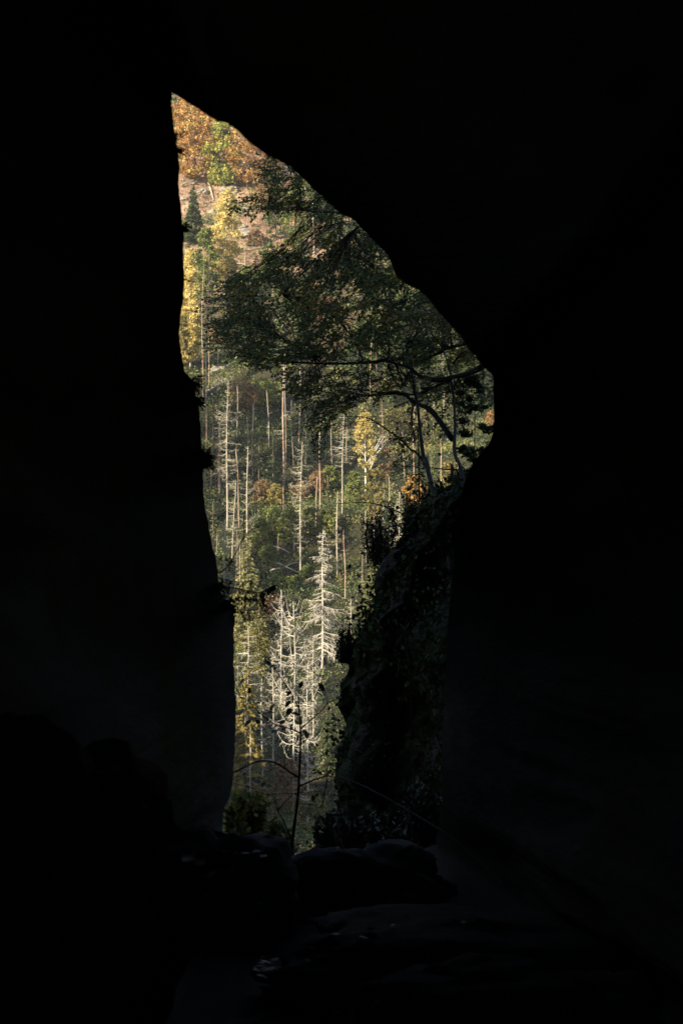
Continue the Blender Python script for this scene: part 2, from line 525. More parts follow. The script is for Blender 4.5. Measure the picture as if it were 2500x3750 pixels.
# chamber cross-section by angle
ang = np.arctan2(RIM[:, 2] / dd - (VH - czp * K) / F, RIM[:, 0] / dd - (cxp * K - 1250) / F)
ca, sa = np.cos(ang), np.sin(ang)


def chamber(y):
    rx = 2.7 + 0.5 * math.sin(y * 0.9)
    x = 0.1 + rx * np.sign(ca) * np.abs(ca) ** 0.75
    z = np.where(sa > 0, 0.6 + 3.4 * np.abs(sa) ** 0.8, 0.6 - 1.75 * np.abs(sa) ** 0.55)
    return np.stack([x, np.full(N, y), z], 1)


rows = []
for t in [0.0, 0.03, 0.07, 0.12, 0.18, 0.25, 0.32, 0.4, 0.48, 0.56, 0.64, 0.72, 0.8, 0.88, 0.95, 1.0]:
    C = chamber(-5.0)
    g = min(1.0, t ** 0.62)
    p = RIM * (1 - g) + C * g
    p[:, 1] = RIM[:, 1] * (1 - t) + (-5.0) * t
    rows.append(p)
# outside lip
is_roof = np.array([1.0 if s == 'roof' else 0.0 for s in rsec])
for _ in range(8):
    is_roof = 0.5 * is_roof + 0.25 * (np.roll(is_roof, 1) + np.roll(is_roof, -1))
is_roof = is_roof[:, None]
rows_out = []
for k, (o, f) in enumerate([(0.12, 0.12), (0.45, 0.3), (1.1, 0.6), (2.2, 1.0)]):
    plain = RIM + OUT * o * 1.3 + np.array([0, f * 1.6, 0])
    # low overhang along the sight line, unseen, added to keep skylight off the floor
    yt = RIM[:, 1] + (13.0 - RIM[:, 1]) * [0.12, 0.4, 0.72, 1.0][k]
    over = RIM * (yt / RIM[:, 1])[:, None] + OUT * [0.15, 0.3, 0.42, 0.6][k]
    rows_out.append(plain * (1 - is_roof) + over * is_roof)
allrows = rows_out[::-1] + rows
inner0 = len(rows_out)
G = np.array(allrows)
for r in range(len(G)):
    amp = 0.0 if r == inner0 else (0.16 if r < inner0 else min(0.26, 0.05 + 0.03 * (r - inner0)))
    for i in range(N):
        p = G[r, i]
        q = Vector((p[0] * 0.8, p[1] * 0.8, p[2] * 1.7))
        n_ = mnoise.fractal(q, 0.9, 2.1, 5) + 0.5 * mnoise.noise(Vector((p[0] * 0.35, p[1] * 0.3, p[2] * 0.5 + 7)))
        G[r, i] = p + OUT[i] * amp * (0.25 + n_)
# back closure
back = np.array([[0.1, -6.2, 0.9]])
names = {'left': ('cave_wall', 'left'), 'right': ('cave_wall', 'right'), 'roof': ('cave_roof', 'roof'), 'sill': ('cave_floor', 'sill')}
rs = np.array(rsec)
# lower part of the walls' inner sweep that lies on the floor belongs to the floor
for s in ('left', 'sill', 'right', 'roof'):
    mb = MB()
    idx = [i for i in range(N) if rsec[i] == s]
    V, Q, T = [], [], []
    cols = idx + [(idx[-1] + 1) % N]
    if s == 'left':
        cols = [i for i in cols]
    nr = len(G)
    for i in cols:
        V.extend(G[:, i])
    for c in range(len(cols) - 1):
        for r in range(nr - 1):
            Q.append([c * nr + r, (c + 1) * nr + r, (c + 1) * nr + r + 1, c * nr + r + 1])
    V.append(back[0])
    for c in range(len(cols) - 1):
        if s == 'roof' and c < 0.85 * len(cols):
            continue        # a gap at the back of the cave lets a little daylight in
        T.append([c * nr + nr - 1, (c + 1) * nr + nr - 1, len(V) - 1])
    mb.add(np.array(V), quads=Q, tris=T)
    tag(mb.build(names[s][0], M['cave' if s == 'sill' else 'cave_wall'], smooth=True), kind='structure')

# the cliff the cave runs through (stands round the mouth, casts the shade over the ground outside)
mb = MB()
inner = G[0]
cc = inner.mean(0)
nr_, rowsC = 0, [inner]
for k, (e, y) in enumerate([(1.5, 12.6), (2.6, 13.4), (5.0, 14.2), (10.0, 15.0)]):
    p = cc + (inner - cc) * e
    p[:, 1] = y + np.array([0.8 * mnoise.noise(Vector((a[0] * 0.3, a[2] * 0.3, k))) for a in p])
    rowsC.append(p)
sq = []
for i in range(N):
    d2 = inner[i] - cc
    m_ = max(abs(d2[0]) / 65.0, d2[2] / 48.0 if d2[2] > 0 else -d2[2] / 16.0)
    q = cc + d2 / m_
    sq.append([q[0], 17 + 2 * mnoise.noise(Vector((q[0] * 0.1, q[2] * 0.1, 0))), q[2] + 5 * mnoise.noise(Vector((q[0] * 0.08, 5, 0)))])
rowsC.append(np.array(sq))
top = np.array(sq)
top[:, 1] = -150
rowsC.append(top)
Gc = np.array(rowsC)
Q = [[r * N + i, r * N + (i + 1) % N, (r + 1) * N + (i + 1) % N, (r + 1) * N + i] for r in range(len(Gc) - 1) for i in range(N)]
mb.add(Gc.reshape(-1, 3), quads=Q)
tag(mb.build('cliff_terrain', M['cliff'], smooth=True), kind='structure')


# ------------------------------------------------------------------ rocks
def rock_mesh(name, mat, size, seed, parent=None, sub=5, rough=0.28, flat=0.0):
    import bmesh
    bm = bmesh.new()
    bmesh.ops.create_icosphere(bm, subdivisions=sub, radius=1.0)
    mnz = mnoise.fractal
    for v in bm.verts:
        c = v.co.copy()
        n_ = mnoise.fractal(c * 1.3 + Vector((seed * 3.7, seed, 0)), 0.9, 2.0, 5)
        cell = mnoise.cell_vector(c * 1.2 + Vector((seed, 0, 0)))[0] - 0.5
        # blocky: push towards a rounded box
        mx = max(abs(c.x), abs(c.y), abs(c.z))
        box = c / mx
        c = c.lerp(box * 0.85, 0.45)
        c *= 1 + rough * n_ + 0.09 * cell + 0.05 * mnz(c * 4.5 + Vector((seed, 2, 1)), 0.7, 2.0, 4)
        v.co = (c.x * size[0], c.y * size[1], c.z * size[2])
    me = bpy.data.meshes.new(name)
    bm.to_mesh(me)
    bm.free()
    me.polygons.foreach_set('use_smooth', np.ones(len(me.polygons), bool))
    me.materials.append(mat)
    o = bpy.data.objects.new(name, me)
    COL.objects.link(o)
    if parent:
        o.parent = parent
    return o


# boulder at the sill, slab and stones on the cave floor
o = rock_mesh('boulder', M['cave'], (0.41, 0.5, 0.37), 2, rough=0.26)
p = at(490 * K, 2075 * K, 9.0)
o.location = p
tag(o, 'round dark boulder at the foot of the left cave wall, below the opening', 'boulder')
o = rock_mesh('boulder', M['cave'], (0.42, 0.7, 0.62), 9, rough=0.26)
o.location = at(20 * K, 2260 * K, 4.4)
tag(o, 'tall bluish slab of rock with a straight upright edge in the bottom corner', 'rock')
o = rock_mesh('rock_ledge', M['cave'], (1.1, 0.8, 0.28), 4, rough=0.26)
o.location = at(1250 * K, 2260 * K, 7.4)
tag(o, 'long low ledge of rock crossing the cave floor below the ferny bank', 'rock')
o = rock_mesh('boulder', M['cave'], (0.5, 0.5, 0.25), 7, rough=0.26)
o.location = at(1180 * K, 2370 * K, 6.2)
tag(o, 'smooth humped boulder at the bottom edge in front of the ledge', 'boulder')
o = rock_mesh('boulder', M['cave'], (0.5, 0.5, 0.3), 12, rough=0.26)
o.location = at(840 * K, 1985 * K + 140, 9.8)
tag(o, 'flat-topped bluish rock lying just inside the sill near the bare stick', 'boulder')

# leaf litter on the cave floor
mb = MB()
fl = []
dgq = None
bpy.context.view_layer.update()
dg = bpy.context.evaluated_depsgraph_get()
for _ in range(2200):
    u = random.uniform(120, 640 if random.random() < 0.965 else 1560) * K
    v = random.uniform(1960, 2352) * K
    dvec = Vector(at(u, v, 1.0)).normalized()
    hit, loc, nrm, fi, ob, mt = scene.ray_cast(dg, Vector((0, 0, 0)), dvec, distance=14)
    if hit and nrm.z > 0.45 and (mnoise.noise(loc * 1.6) > -0.05):
        fl.append(np.array(loc) + np.array(nrm) * 0.012)
fl = np.array(fl).reshape(-1, 3)
mb.cards(fl, rng.uniform(0.03, 0.058, len(fl)), rng.random(len(fl)), aspect=0.65, flat=0.72)
tag(mb.build('fallen_leaves', M['litter']), kind='stuff')

# ------------------------------------------------------------------ trees on the hillside
def trunk_path(H, lean=0.0, wob=0.02, n=10, bend=0.0):
    t = np.linspace(0, 1, n)
    ph = rng.uniform(0, 6, 2)
    x = lean * H * t + wob * H * 0.3 * np.sin(t * 5 + ph[0]) * t + bend * H * t * t
    y = wob * H * 0.3 * np.sin(t * 4 + ph[1]) * t
    return np.stack([x, y, t * H], 1)


def along(path, f):
    f = np.clip(np.asarray(f, float), 0, 1) * (len(path) - 1)
    i = np.minimum(f.astype(int), len(path) - 2)
    k = (f - i)[..., None]
    return path[i] * (1 - k) + path[i + 1] * k


def trunk_mesh(path, r0, r1, mat, parent, n=8, broken=False):
    mb = MB()
    t = np.linspace(0, 1, len(path))
    rad = r0 + (r1 - r0) * t ** 0.9
    rad[0] *= 1.35
    p = path.copy()
    p[0, 2] -= 0.5
    mb.tube(p, rad, n)
    if broken:          # splintered top
        k = 5
        tip = path[-1]
        a = rng.uniform(0, 6.28, k)
        b0 = tip + np.stack([np.cos(a) * r1 * 0.6, np.sin(a) * r1 * 0.6, np.zeros(k) - 0.1], 1)
        mb.sticks(b0, b0 + np.stack([rng.normal(0, 0.05, k), rng.normal(0, 0.05, k), rng.uniform(0.2, 0.8, k)], 1), r1 * 0.5, 0.01)
    return mb.build('trunk', mat, parent, smooth=True)


def dead_branches(path, H, hw, f0, f1, nb, droop, up, twigs, rb=0.035, shape='cone', gap=0.15, twl=1.0):
    """bare branches of a dead spruce. hw: greatest half width in metres"""
    mb = MB()
    P0, P1, R0, R1 = [], [], [], []
    f = np.sort(rng.uniform(f0, f1, nb))
    for fi in f:
        q = along(path, fi)
        rel = (f1 - fi) / max(1e-6, f1 - f0)            # 0 at the top
        if shape == 'cone':
            L = hw * (0.12 + 0.88 * rel ** 0.75)
        elif shape == 'column':
            L = hw * (0.25 + 0.75 * min(1, rel * 3.0))
        else:
            L = hw * (0.2 + 0.8 * math.sin(math.pi * min(1, 0.12 + rel * 0.8)))
        L *= rng.uniform(0.35, 1.2) if rng.random() > gap else rng.uniform(0.1, 0.3)
        a = rng.uniform(0, 2 * math.pi)
        d = np.array([math.cos(a), math.sin(a), 0])
        s = np.linspace(0, 1, 6)
        dr = droop * rng.uniform(0.6, 1.4) * (0.4 + 0.8 * rel)
        zz = L * (rng.uniform(-0.12, 0.3) * s - dr * s ** 1.2 + up * rng.uniform(0.3, 1.9) * s ** 2.6) + rng.normal(0, 0.035, 6) * L * s
        side = rng.normal(0, 0.12) * L
        per = np.array([-d[1], d[0], 0])
        pts = q + d * (L * s)[:, None] + per * (side * s ** 2)[:, None] + np.array([0, 0, 1.0]) * zz[:, None]
        rr = rb * (0.45 + 0.55 * L / max(hw, 0.1)) * (1 - 0.78 * s)
        P0.append(pts[:-1])
        P1.append(pts[1:])
        R0.append(rr[:-1])
        R1.append(rr[1:])
        m = int(twigs * (0.3 + L / max(hw, 0.1)))
        if m > 0:
            st = rng.uniform(0.18, 1.0, m)
            b = along(pts, st)
            tl = L * 0.34 * twl * (1.1 - 0.75 * st) * rng.uniform(0.4, 1.2, m) + 0.08
            sg = rng.choice([-1, 1], m)[:, None]
            dirv = d * rng.uniform(0.2, 0.9, (m, 1)) + per * sg * rng.uniform(0.2, 0.9, (m, 1)) + np.array([0, 0, 1.0]) * rng.uniform(-1.0, 0.12 + 0.2 * up, (m, 1))
            dirv /= np.linalg.norm(dirv, axis=1, keepdims=True)
            mid = b + dirv * tl[:, None] * 0.55
            e = mid + (dirv + np.array([0, 0, -0.35])) * tl[:, None] * 0.45
            P0 += [b, mid]
            P1 += [mid, e]
            R0 += [np.full(m, rb * 0.36), np.full(m, rb * 0.28)]
            R1 += [np.full(m, rb * 0.28), np.full(m, rb * 0.12)]
    mb.sticks(np.concatenate(P0), np.concatenate(P1), np.concatenate(R0), np.concatenate(R1))
    return mb


def dead_spruce(u, vt, vb, hwpx, label, f0=0.12, nb=70, droop=0.35, up=0.3, twigs=9, r0=None, shape='cone', lean_px=0, mat='deadwood', tmat='deadtwig', group='dead spruces on the hillside', name='dead_spruce', dz=0.0, gap=0.15, rb=0.035, twl=1.0, cat='dead tree'):
    p = on_ground(u, vb)
    d = p[1]
    H = (vb - vt) / F * d
    hw = hwpx / F * d
    root = tag(empty(name, p), label, cat, group)
    path = trunk_path(H, lean=lean_px / F * d / H + rng.normal(0, 0.006), wob=0.03, n=14)
    r0 = (r0 or (0.055 + 0.0072 * H)) * 0.72
    rb = rb * 1.35
    trunk_mesh(path, r0, 0.03, M[mat], root)
    dead_branches(path, H, hw, f0, 0.99, nb, droop, up, twigs, shape=shape, gap=gap, rb=rb, twl=twl).build('crown', M[tmat], root)
    return root


def snag(u, vt, vb, label, rpx=4.5, lean_px=0, nb=0, hwpx=20, f0=0.3, mat='snag', taper=0.6, group='bare snags on the hillside', twigs=3):
    p = on_ground(u, vb)
    d = p[1]
    H = (vb - vt) / F * d
    root = tag(empty('snag', p), label, 'dead tree', group)
    path = trunk_path(H, lean=lean_px / F * d / H, wob=0.045, n=11)
    path[:, 0] += rng.normal(0, 0.02) * path[:, 2]
    r0 = rpx / F * d * 0.74
    trunk_mesh(path, r0, r0 * taper, M[mat], root, broken=True)
    if nb:
        dead_branches(path, H, hwpx / F * d, f0, 0.98, nb, 0.15, 0.15, twigs, rb=0.04, shape='column', gap=0.4).build('crown', M['deadtwig'], root)
    return root


def live_spruce(u, vt, vb, hwpx, label, mat='spruce', nb=90, droop=0.45, f0=0.08, card=0.30, tint=(0.0, 1.0), name='spruce', group='living conifers on the hillside', cat='conifer', per_m=10, pos=None, sizes=None):
    p = on_ground(u, vb) if pos is None else pos
    d = p[1]
    H = (vb - vt) / F * d
    hw = hwpx / F * d
    root = tag(empty(name, p), label, cat, group)
    path = trunk_path(H, wob=0.01, n=8)
    trunk_mesh(path, 0.04 + 0.009 * H, 0.02, M['bark'], root)
    mb = MB()
    C, A, T, S = [], [], [], []
    for fi in np.sort(rng.uniform(f0, 0.985, nb)):
        q = along(path, fi)
        rel = (1 - fi) / (1 - f0)
        L = hw * (0.06 + 0.94 * rel ** 0.8) * rng.uniform(0.7, 1.12)
        a = rng.uniform(0, 2 * math.pi)
        dv = np.array([math.cos(a), math.sin(a), 0])
        per = np.array([-dv[1], dv[0], 0])
        n = max(5, int(per_m * L * 1.6))
        s = np.sqrt(rng.uniform(0.03, 1, n))
        wdt = 0.30 * L * (1.05 - s) + 0.05 * L
        off = rng.uniform(-1, 1, n) * wdt
        z = L * (0.1 * s - droop * s ** 1.3 + 0.22 * droop * s ** 4) - np.abs(rng.normal(0, 0.07, n)) * L - 0.03
        C.append(q + dv * (L * s)[:, None] + per * off[:, None] + np.array([0, 0, 1.0]) * z[:, None])
        A.append(dv * 1.0 + per * (np.sign(off) * 0.6)[:, None] + np.array([0, 0, -0.7]))
        bt = tint[0] + (tint[1] - tint[0]) * np.clip(0.25 + 0.5 * s + rng.normal(0, 0.2, n), 0, 1)
        T.append(bt)
        S.append(np.full(n, card) * rng.uniform(0.6, 1.3, n) * (0.6 + 0.4 * min(1, L)))
    mb.cards(np.concatenate(C), np.concatenate(S), np.concatenate(T), aspect=0.42, axis=np.concatenate(A))
    # leader shoot
    tip = path[-1] + np.stack([rng.normal(0, 0.05, 14), rng.normal(0, 0.05, 14), -rng.uniform(-0.1, 0.5, 14)], 1)
    mb.cards(tip, card * 0.7, tint[0] + (tint[1] - tint[0]) * 0.7, aspect=0.4, axis=np.tile([[0.2, 0, 1.0]], (14, 1)))
    mb.build('crown', M[mat], root)
    return root


def crown_points(n, ncl, hw, z0, z1, shape='oval', clump=0.23):
    """clumpy points in a crown envelope; returns points and a clump tone 0..1"""
    cl = []
    while len(cl) < ncl:
        t = rng.random()
        if shape == 'oval':
            rr = math.sqrt(max(0.0, 1 - (2 * t - 0.9) ** 2 / 1.25))
        elif shape == 'flame':
            rr = min(1.0, (1 - t) * 2.2 + 0.12) * min(1.0, 0.45 + t * 2.2)
        else:
            rr = 1.0 - 0.6 * t
        a = rng.uniform(0, 6.283)
        r = hw * rr * math.sqrt(rng.uniform(0.12, 1))
        cl.append((r * math.cos(a), r * math.sin(a), z0 + (z1 - z0) * t))
    cl = np.array(cl)
    w_ = rng.integers(0, ncl, n)
    sz = hw * clump * rng.uniform(0.5, 1.3, ncl)
    o = rng.normal(size=(n, 3)) * np.array([1, 1, 0.65]) * 0.62
    pts = cl[w_] + o * sz[w_][:, None]
    tone = rng.random(ncl)[w_]
    return pts, tone, cl


def leafy(u, vt, vb, hwpx, label, mat, cat='tree', name='broadleaf_tree', crown0=0.25, n=2200, ncl=60, leaf=0.34, shape='oval', bark='bark', rpx=2.5, group='autumn trees on the hillside', limbs=9, clump=0.23, lean_px=0, trange=(0, 1), stems=1, pos=None):
    p = on_ground(u, vb) if pos is None else pos
    d = p[1]
    H = (vb - vt) / F * d
    hw = hwpx / F * d
    root = tag(empty(name, p), label, cat, group)
    n = int(n * 1.7)
    pts, tone, cl = crown_points(n, ncl, hw * 1.0, H * crown0, H * 0.97, shape, clump)
    for s in range(stems):
        path = trunk_path(H * (0.93 if s == 0 else 0.75), lean=lean_px / F * d / H + (0 if s == 0 else rng.choice([-1, 1]) * 0.12), wob=0.035, n=10)
        r0 = rpx / F * d
        main = path
    pts[:, :2] += (along(main, np.clip(pts[:, 2] / H, 0, 1)) [:, :2])
    mb = MB()
    rr = r0 + (r0 * 0.2 - r0) * np.linspace(0, 1, len(main)) ** 0.9
    tp = main.copy()
    tp[0, 2] -= 0.5
    mb.tube(tp, rr, 8)
    for c in cl[rng.permutation(len(cl))[:limbs]]:
        c = c + np.array([*along(main, np.clip(c[2] / H, 0, 1))[:2], 0])
        b = along(main, max(0.05, (c[2] - 0.5 * math.hypot(c[0], c[1])) / H))
        m_ = 0.5 * (b + c) + np.array([0, 0, 0.05 * H * rng.uniform(-0.5, 1)])
        mb.tube([b, m_, c], [r0 * 0.42, r0 * 0.28, r0 * 0.1], 5)
    mb.build('trunk', M[bark], root, smooth=True)
    mb = MB()
    tint = np.clip(trange[0] + (trange[1] - trange[0]) * (0.6 * tone + 0.45 * rng.random(n) + 0.12 * rng.normal(size=n)), 0, 1)
    mb.cards(pts, leaf * rng.uniform(0.6, 1.3, n), tint, aspect=0.8, flat=0.15)
    mb.build('crown', M[mat], root)
    return root


def log(u0, v0, u1, v1, label, rpx=4, lift=0.25, mat='deadwood', nb=0, d1=None):
    a = on_ground(u0, v0)
    a[2] += lift
    b = on_ground(u1, v1) if d1 is None else at(u1, v1, a[1] + d1)
    b[2] += lift if d1 is None else 0
    r = rpx / F * a[1]
    root = tag(empty('fallen_trunk', a), label, 'fallen trunk', 'fallen trunks on the hillside')
    mb = MB()
    t = np.linspace(0, 1, 7)[:, None]
    pts = (b - a) * t + np.array([0, 0, 0.12]) * np.sin(t * 3.1)
    mb.tube(pts, np.linspace(r, r * 0.5, 7), 7)
    mb.build('trunk', M[mat], root, smooth=True)
    if nb:
        f = rng.uniform(0.25, 1, nb)
        q = along(pts, f)
        dv = np.stack([rng.normal(0, 0.5, nb), rng.normal(0, 0.6, nb), rng.uniform(0.1, 1, nb)], 1)
        dv /= np.linalg.norm(dv, axis=1, keepdims=True)
        L = rng.uniform(0.6, 2.4, nb)[:, None]
        mb = MB()
        mid = q + dv * L * 0.5
        mb.sticks(q, mid, 0.03, 0.022)
        mb.sticks(mid, mid + (dv + rng.normal(0, 0.25, (nb, 3))) * L * 0.5, 0.022, 0.006)
        mb.build('crown', M['deadtwig'], root)
    return root


# --- upper slope
leafy(640, 300, 480, 34, 'dark green conifer-like tree at the very tip of the opening, against the left wall', 'green', n=1500, leaf=0.45, trange=(0, 0.5), crown0=0.05)
leafy(632, 400, 520, 16, 'small pale green tree squeezed between the left wall edge and the orange beech', 'lime', n=700, leaf=0.4, crown0=0.02)
leafy(700, 330, 560, 62, 'orange beech high in the opening whose upper half fills the tip', 'orange', n=4200, ncl=90, leaf=0.42, crown0=0.15)
leafy(714, 420, 672, 72, 'bright orange beech with a dark trunk foot above the bare rusty slope', 'orange', n=4200, ncl=90, leaf=0.42, crown0=0.12, rpx=3.5)
leafy(815, 440, 692, 66, 'bright lime green tree standing between two orange beeches', 'lime', n=4200, ncl=90, leaf=0.42, crown0=0.08)
leafy(905, 455, 690, 76, 'orange and russet beech just under the sloping rock roof', 'orange', n=3600, ncl=80, leaf=0.42, crown0=0.1, trange=(0, 0.9))
leafy(770, 360, 560, 50, 'yellowish orange beech behind the lime green tree, under the roof edge', 'orange', n=2600, ncl=70, leaf=0.42, crown0=0.1, trange=(0.3, 1))
leafy(985, 560, 790, 50, 'tan and rust coloured tree half hidden by the hanging leafy twigs', 'rust', n=2200, leaf=0.42, crown0=0.1)
leafy(1080, 690, 930, 55, 'green tree on the slope behind the bright bare trunks', 'green', n=2600, leaf=0.42, crown0=0.05, trange=(0.3, 1))
leafy(1010, 640, 880, 42, 'olive green tree behind the leafy twigs near the roof edge', 'green', n=2000, leaf=0.42, crown0=0.05, trange=(0.1, 0.8))
live_spruce(709, 680, 900, 46, 'small dark green spruce standing alone on the rusty slope', 'spruce', nb=200, droop=0.25, card=0.62, per_m=14, tint=(0, 0.75))
leafy(822, 690, 1078, 56, 'tall yellow birch with a white forked trunk, tallest on the upper slope', 'yellow', bark='birch', n=6500, ncl=140, leaf=0.34, shape='flame', crown0=0.14, rpx=4.2, name='birch', clump=0.3, lean_px=14, cat='birch')
leafy(752, 830, 1120, 54, 'tall dusty green tree left of the white birch trunk', 'green', n=3600, ncl=90, leaf=0.36, shape='flame', crown0=0.12, trange=(0.25, 1))
leafy(697, 905, 1352, 38, 'slender golden birch rising along the left cave wall', 'yellow', bark='birch', n=6500, ncl=140, leaf=0.32, shape='flame', crown0=0.08, rpx=3.2, name='birch', clump=0.34, cat='birch')
leafy(672, 1150, 1372, 26, 'yellow green birch touching the left cave wall, with a white foot', 'gold', bark='birch', n=2600, ncl=80, leaf=0.32, shape='flame', crown0=0.12, rpx=4.0, name='birch', clump=0.34, cat='birch', trange=(0.3, 1))
leafy(850, 950, 1072, 26, 'low golden bush beside the foot of the white birch', 'gold', cat='bush', name='bush', n=900, leaf=0.34, crown0=0.02, limbs=4, group='bushes on the hillside')
leafy(805, 1180, 1255, 45, 'wide russet bush left of the shaded leafy crown', 'rust', cat='bush', name='bush', n=1500, leaf=0.34, crown0=0.02, limbs=4, group='bushes on the hillside')
leafy(905, 975, 1040, 40, 'green bush under the bright horizontal fallen trunk', 'green', cat='bush', name='bush', n=1300, leaf=0.34, crown0=0.02, limbs=4, group='bushes on the hillside', trange=(0.3, 1))
leafy(935, 845, 905, 34, 'pinkish brown bush among the pale rocks on the rusty slope', 'rust', cat='bush', name='bush', n=900, leaf=0.36, crown0=0.02, limbs=4, group='bushes on the hillside')

snag(850, 822, 1085, 'thin straight snag just right of the tall white birch', 2.6, nb=10, hwpx=10)
snag(949, 690, 730, 'short stub of a snag on the rusty slope near the hanging twigs', 2.6)
snag(977, 838, 905, 'dark grey broken snag at the end of the bright fallen trunk', 3.6, mat='bark')
snag(897, 918, 978, 'short stump-like snag under the bright fallen trunk', 3.2)
snag(1025, 690, 875, 'thin pale snag half hidden by the hanging leafy twigs', 2.4, nb=6, hwpx=12)
snag(1115, 752, 915, 'grey straight snag left of the two bright bare trunks', 3.0, nb=10, hwpx=14)
snag(1150, 738, 932, 'brightest bare trunk under the roof edge, thickest of its pair', 4.4, nb=6, hwpx=18)
snag(1142, 755, 905, 'thin bare trunk pressed against the brightest trunk under the roof edge', 2.2)
snag(978, 605, 648, 'white stub of a trunk above the leafy twigs, by the roof edge', 2.6)
snag(757, 930, 1625, 'very tall thin snag running along the golden birch, right of it', 3.8, nb=26, hwpx=22, f0=0.35, taper=0.45)
snag(744, 955, 1452, 'thin grey snag standing left of the very tall thin snag', 3.0, nb=34, hwpx=24, f0=0.3, taper=0.4)
log(853, 914, 968, 913, 'bright white fallen trunk lying level across the upper slope', 4.2)
log(762, 668, 783, 738, 'white fallen trunk pointing straight down the rusty slope', 4.0)
log(663, 682, 752, 655, 'pale fallen trunk below the orange beech near the left wall', 2.6)
log(855, 970, 905, 975, 'thin fallen trunk lying low under the bright white one', 2.4)
log(845, 1022, 905, 1020, 'grey fallen trunk at the upper edge of the shaded leafy crown', 2.4)
log(757, 1446, 848, 1402, 'fallen trunk bristling with bare branches, leaning up the slope', 4.0, nb=60, lift=0.5)
log(740, 1330, 812, 1290, 'thin broken trunk lying crosswise above the bristling fallen trunk', 2.6, nb=20)
for (u, v, s, lb) in [(706, 672, 11, 'small white rock outcrop below the orange beech'), (742, 702, 20, 'pale flat rock outcrop on the rusty slope'), (845, 700, 30, 'large grey rock outcrop below the lime green tree'),
                      (872, 655, 22, 'pale rock at the foot of the russet beech'), (915, 858, 34, 'big rounded grey rock with a dark hollow on the rusty slope'), (946, 872, 9, 'small bright rock right of the big rounded rock'), (868, 862, 18, 'whitish rock left of the big rounded rock'),
                      (800, 1352, 22, 'dark jagged rock above the bristling fallen trunk'), (672, 728, 14, 'white rock against the left wall above the dark spruce'), (780, 775, 16, 'long pale rock behind the top of the white birch'), (905, 770, 20, 'brown rock ledge right of the white birch, above the big rounded rock'), (960, 770, 18, 'reddish rock under the hanging twigs'), (890, 830, 14, 'flat pale rock just above the whitish rock')]:
    p = on_ground(u, v)
    s_ = s / F * p[1]
    o = rock_mesh('outcrop_rock', M['pale_rock'], (s_ * 1.15, s_ * 0.9, s_ * 0.55), u * 0.01, sub=4, rough=0.55)
    p[2] -= 0.12 * s_
    o.location = p
    tag(o, lb, 'rock', 'rocks on the upper slope')

for (u, vt, vb, hw, mt, tr) in [(1000, 880, 1180, 60, 'green', (0, 0.6)), (1110, 900, 1200, 64, 'green', (0, 0.5)), (1220, 860, 1160, 64, 'spruce', (0.2, 1)), (1320, 900, 1220, 66, 'green', (0, 0.6)), (1420, 1000, 1300, 66, 'spruce', (0.2, 1)),
                                (1520, 1080, 1360, 66, 'green', (0, 0.5)), (1620, 1160, 1430, 66, 'spruce', (0.3, 1)), (1720, 1240, 1480, 60, 'green', (0, 0.5)), (1060, 1080, 1330, 60, 'spruce', (0.2, 1)), (1200, 1080, 1340, 66, 'rust', (0, 0.4)), (1340, 1150, 1400, 66, 'green', (0, 0.5)), (1460, 1230, 1470, 60, 'green', (0, 0.4)), (930, 1030, 1220, 44, 'spruce', (0.1, 0.8)), (1260, 760, 960, 50, 'green', (0, 0.5)), (1180, 690, 900, 56, 'green', (0.1, 0.7)), (1330, 800, 1030, 60, 'green', (0.1, 0.6)), (1390, 860, 1090, 60, 'spruce', (0.2, 1)), (1440, 950, 1180, 60, 'green', (0, 0.6)), (1120, 620, 800, 50, 'green', (0.2, 0.8)), (1500, 1000, 1240, 60, 'green', (0, 0.6)), (1060, 560, 720, 46, 'rust', (0.1, 0.7))]:
    leafy(u, vt, vb, hw, 'green tree on the slope mostly hidden behind the shaded leafy crown', mt, n=1500, ncl=50, leaf=0.42, crown0=0.03, trange=tr, group='trees hidden behind the shaded crown', limbs=5)

# --- middle slope
leafy(890, 1395, 1500, 60, 'wide bush of mixed orange and green leaves on the bank above the dark hollow', 'rust', cat='bush', name='bush', n=2400, ncl=70, leaf=0.28, crown0=0.02, limbs=6, group='bushes on the hillside')
leafy(962, 1390, 1495, 46, 'olive green bush right of the mixed orange bush on the bank', 'green', cat='bush', name='bush', n=1800, leaf=0.28, crown0=0.02, limbs=6, group='bushes on the hillside', trange=(0.4, 1))
leafy(1010, 1400, 1470, 30, 'yellow green bush behind the tall bright trunk with a twin', 'lime', cat='bush', name='bush', n=900, leaf=0.28, crown0=0.02, limbs=5, group='bushes on the hillside')
live_spruce(780, 1470, 1660, 26, 'small yellowish larch tucked behind the thin snags by the left wall', 'gold', nb=70, droop=0.5, card=0.34, name='larch', cat='larch')
live_spruce(948, 1560, 1760, 36, 'dark spruce in the shaded hollow, left of two', 'spruce', nb=90, tint=(0, 0.5))
live_spruce(1000, 1600, 1790, 40, 'dark green spruce in the shaded hollow beside the tall bright trunk', 'spruce', nb=90, tint=(0, 0.6))
live_spruce(1120, 1520, 1700, 36, 'dark bluish spruce half covered by the drooping leaves of the shaded tree', 'spruce', nb=90, tint=(0, 0.5))
snag(804, 1545, 1818, 'stout broken snag with a dense skirt of dead twigs, by the left wall', 6.6, nb=60, hwpx=42, f0=0.25, twigs=12, taper=0.5)
dead_spruce(833, 1396, 1940, 48, 'tall pale dead spruce with many drooping branches, right of the stout broken snag', f0=0.28, nb=110, shape='column', twigs=11, droop=0.3)
snag(876, 1650, 1928, 'thin leaning snag right of the tall pale dead spruce', 2.7, lean_px=-10, nb=16, hwpx=18)
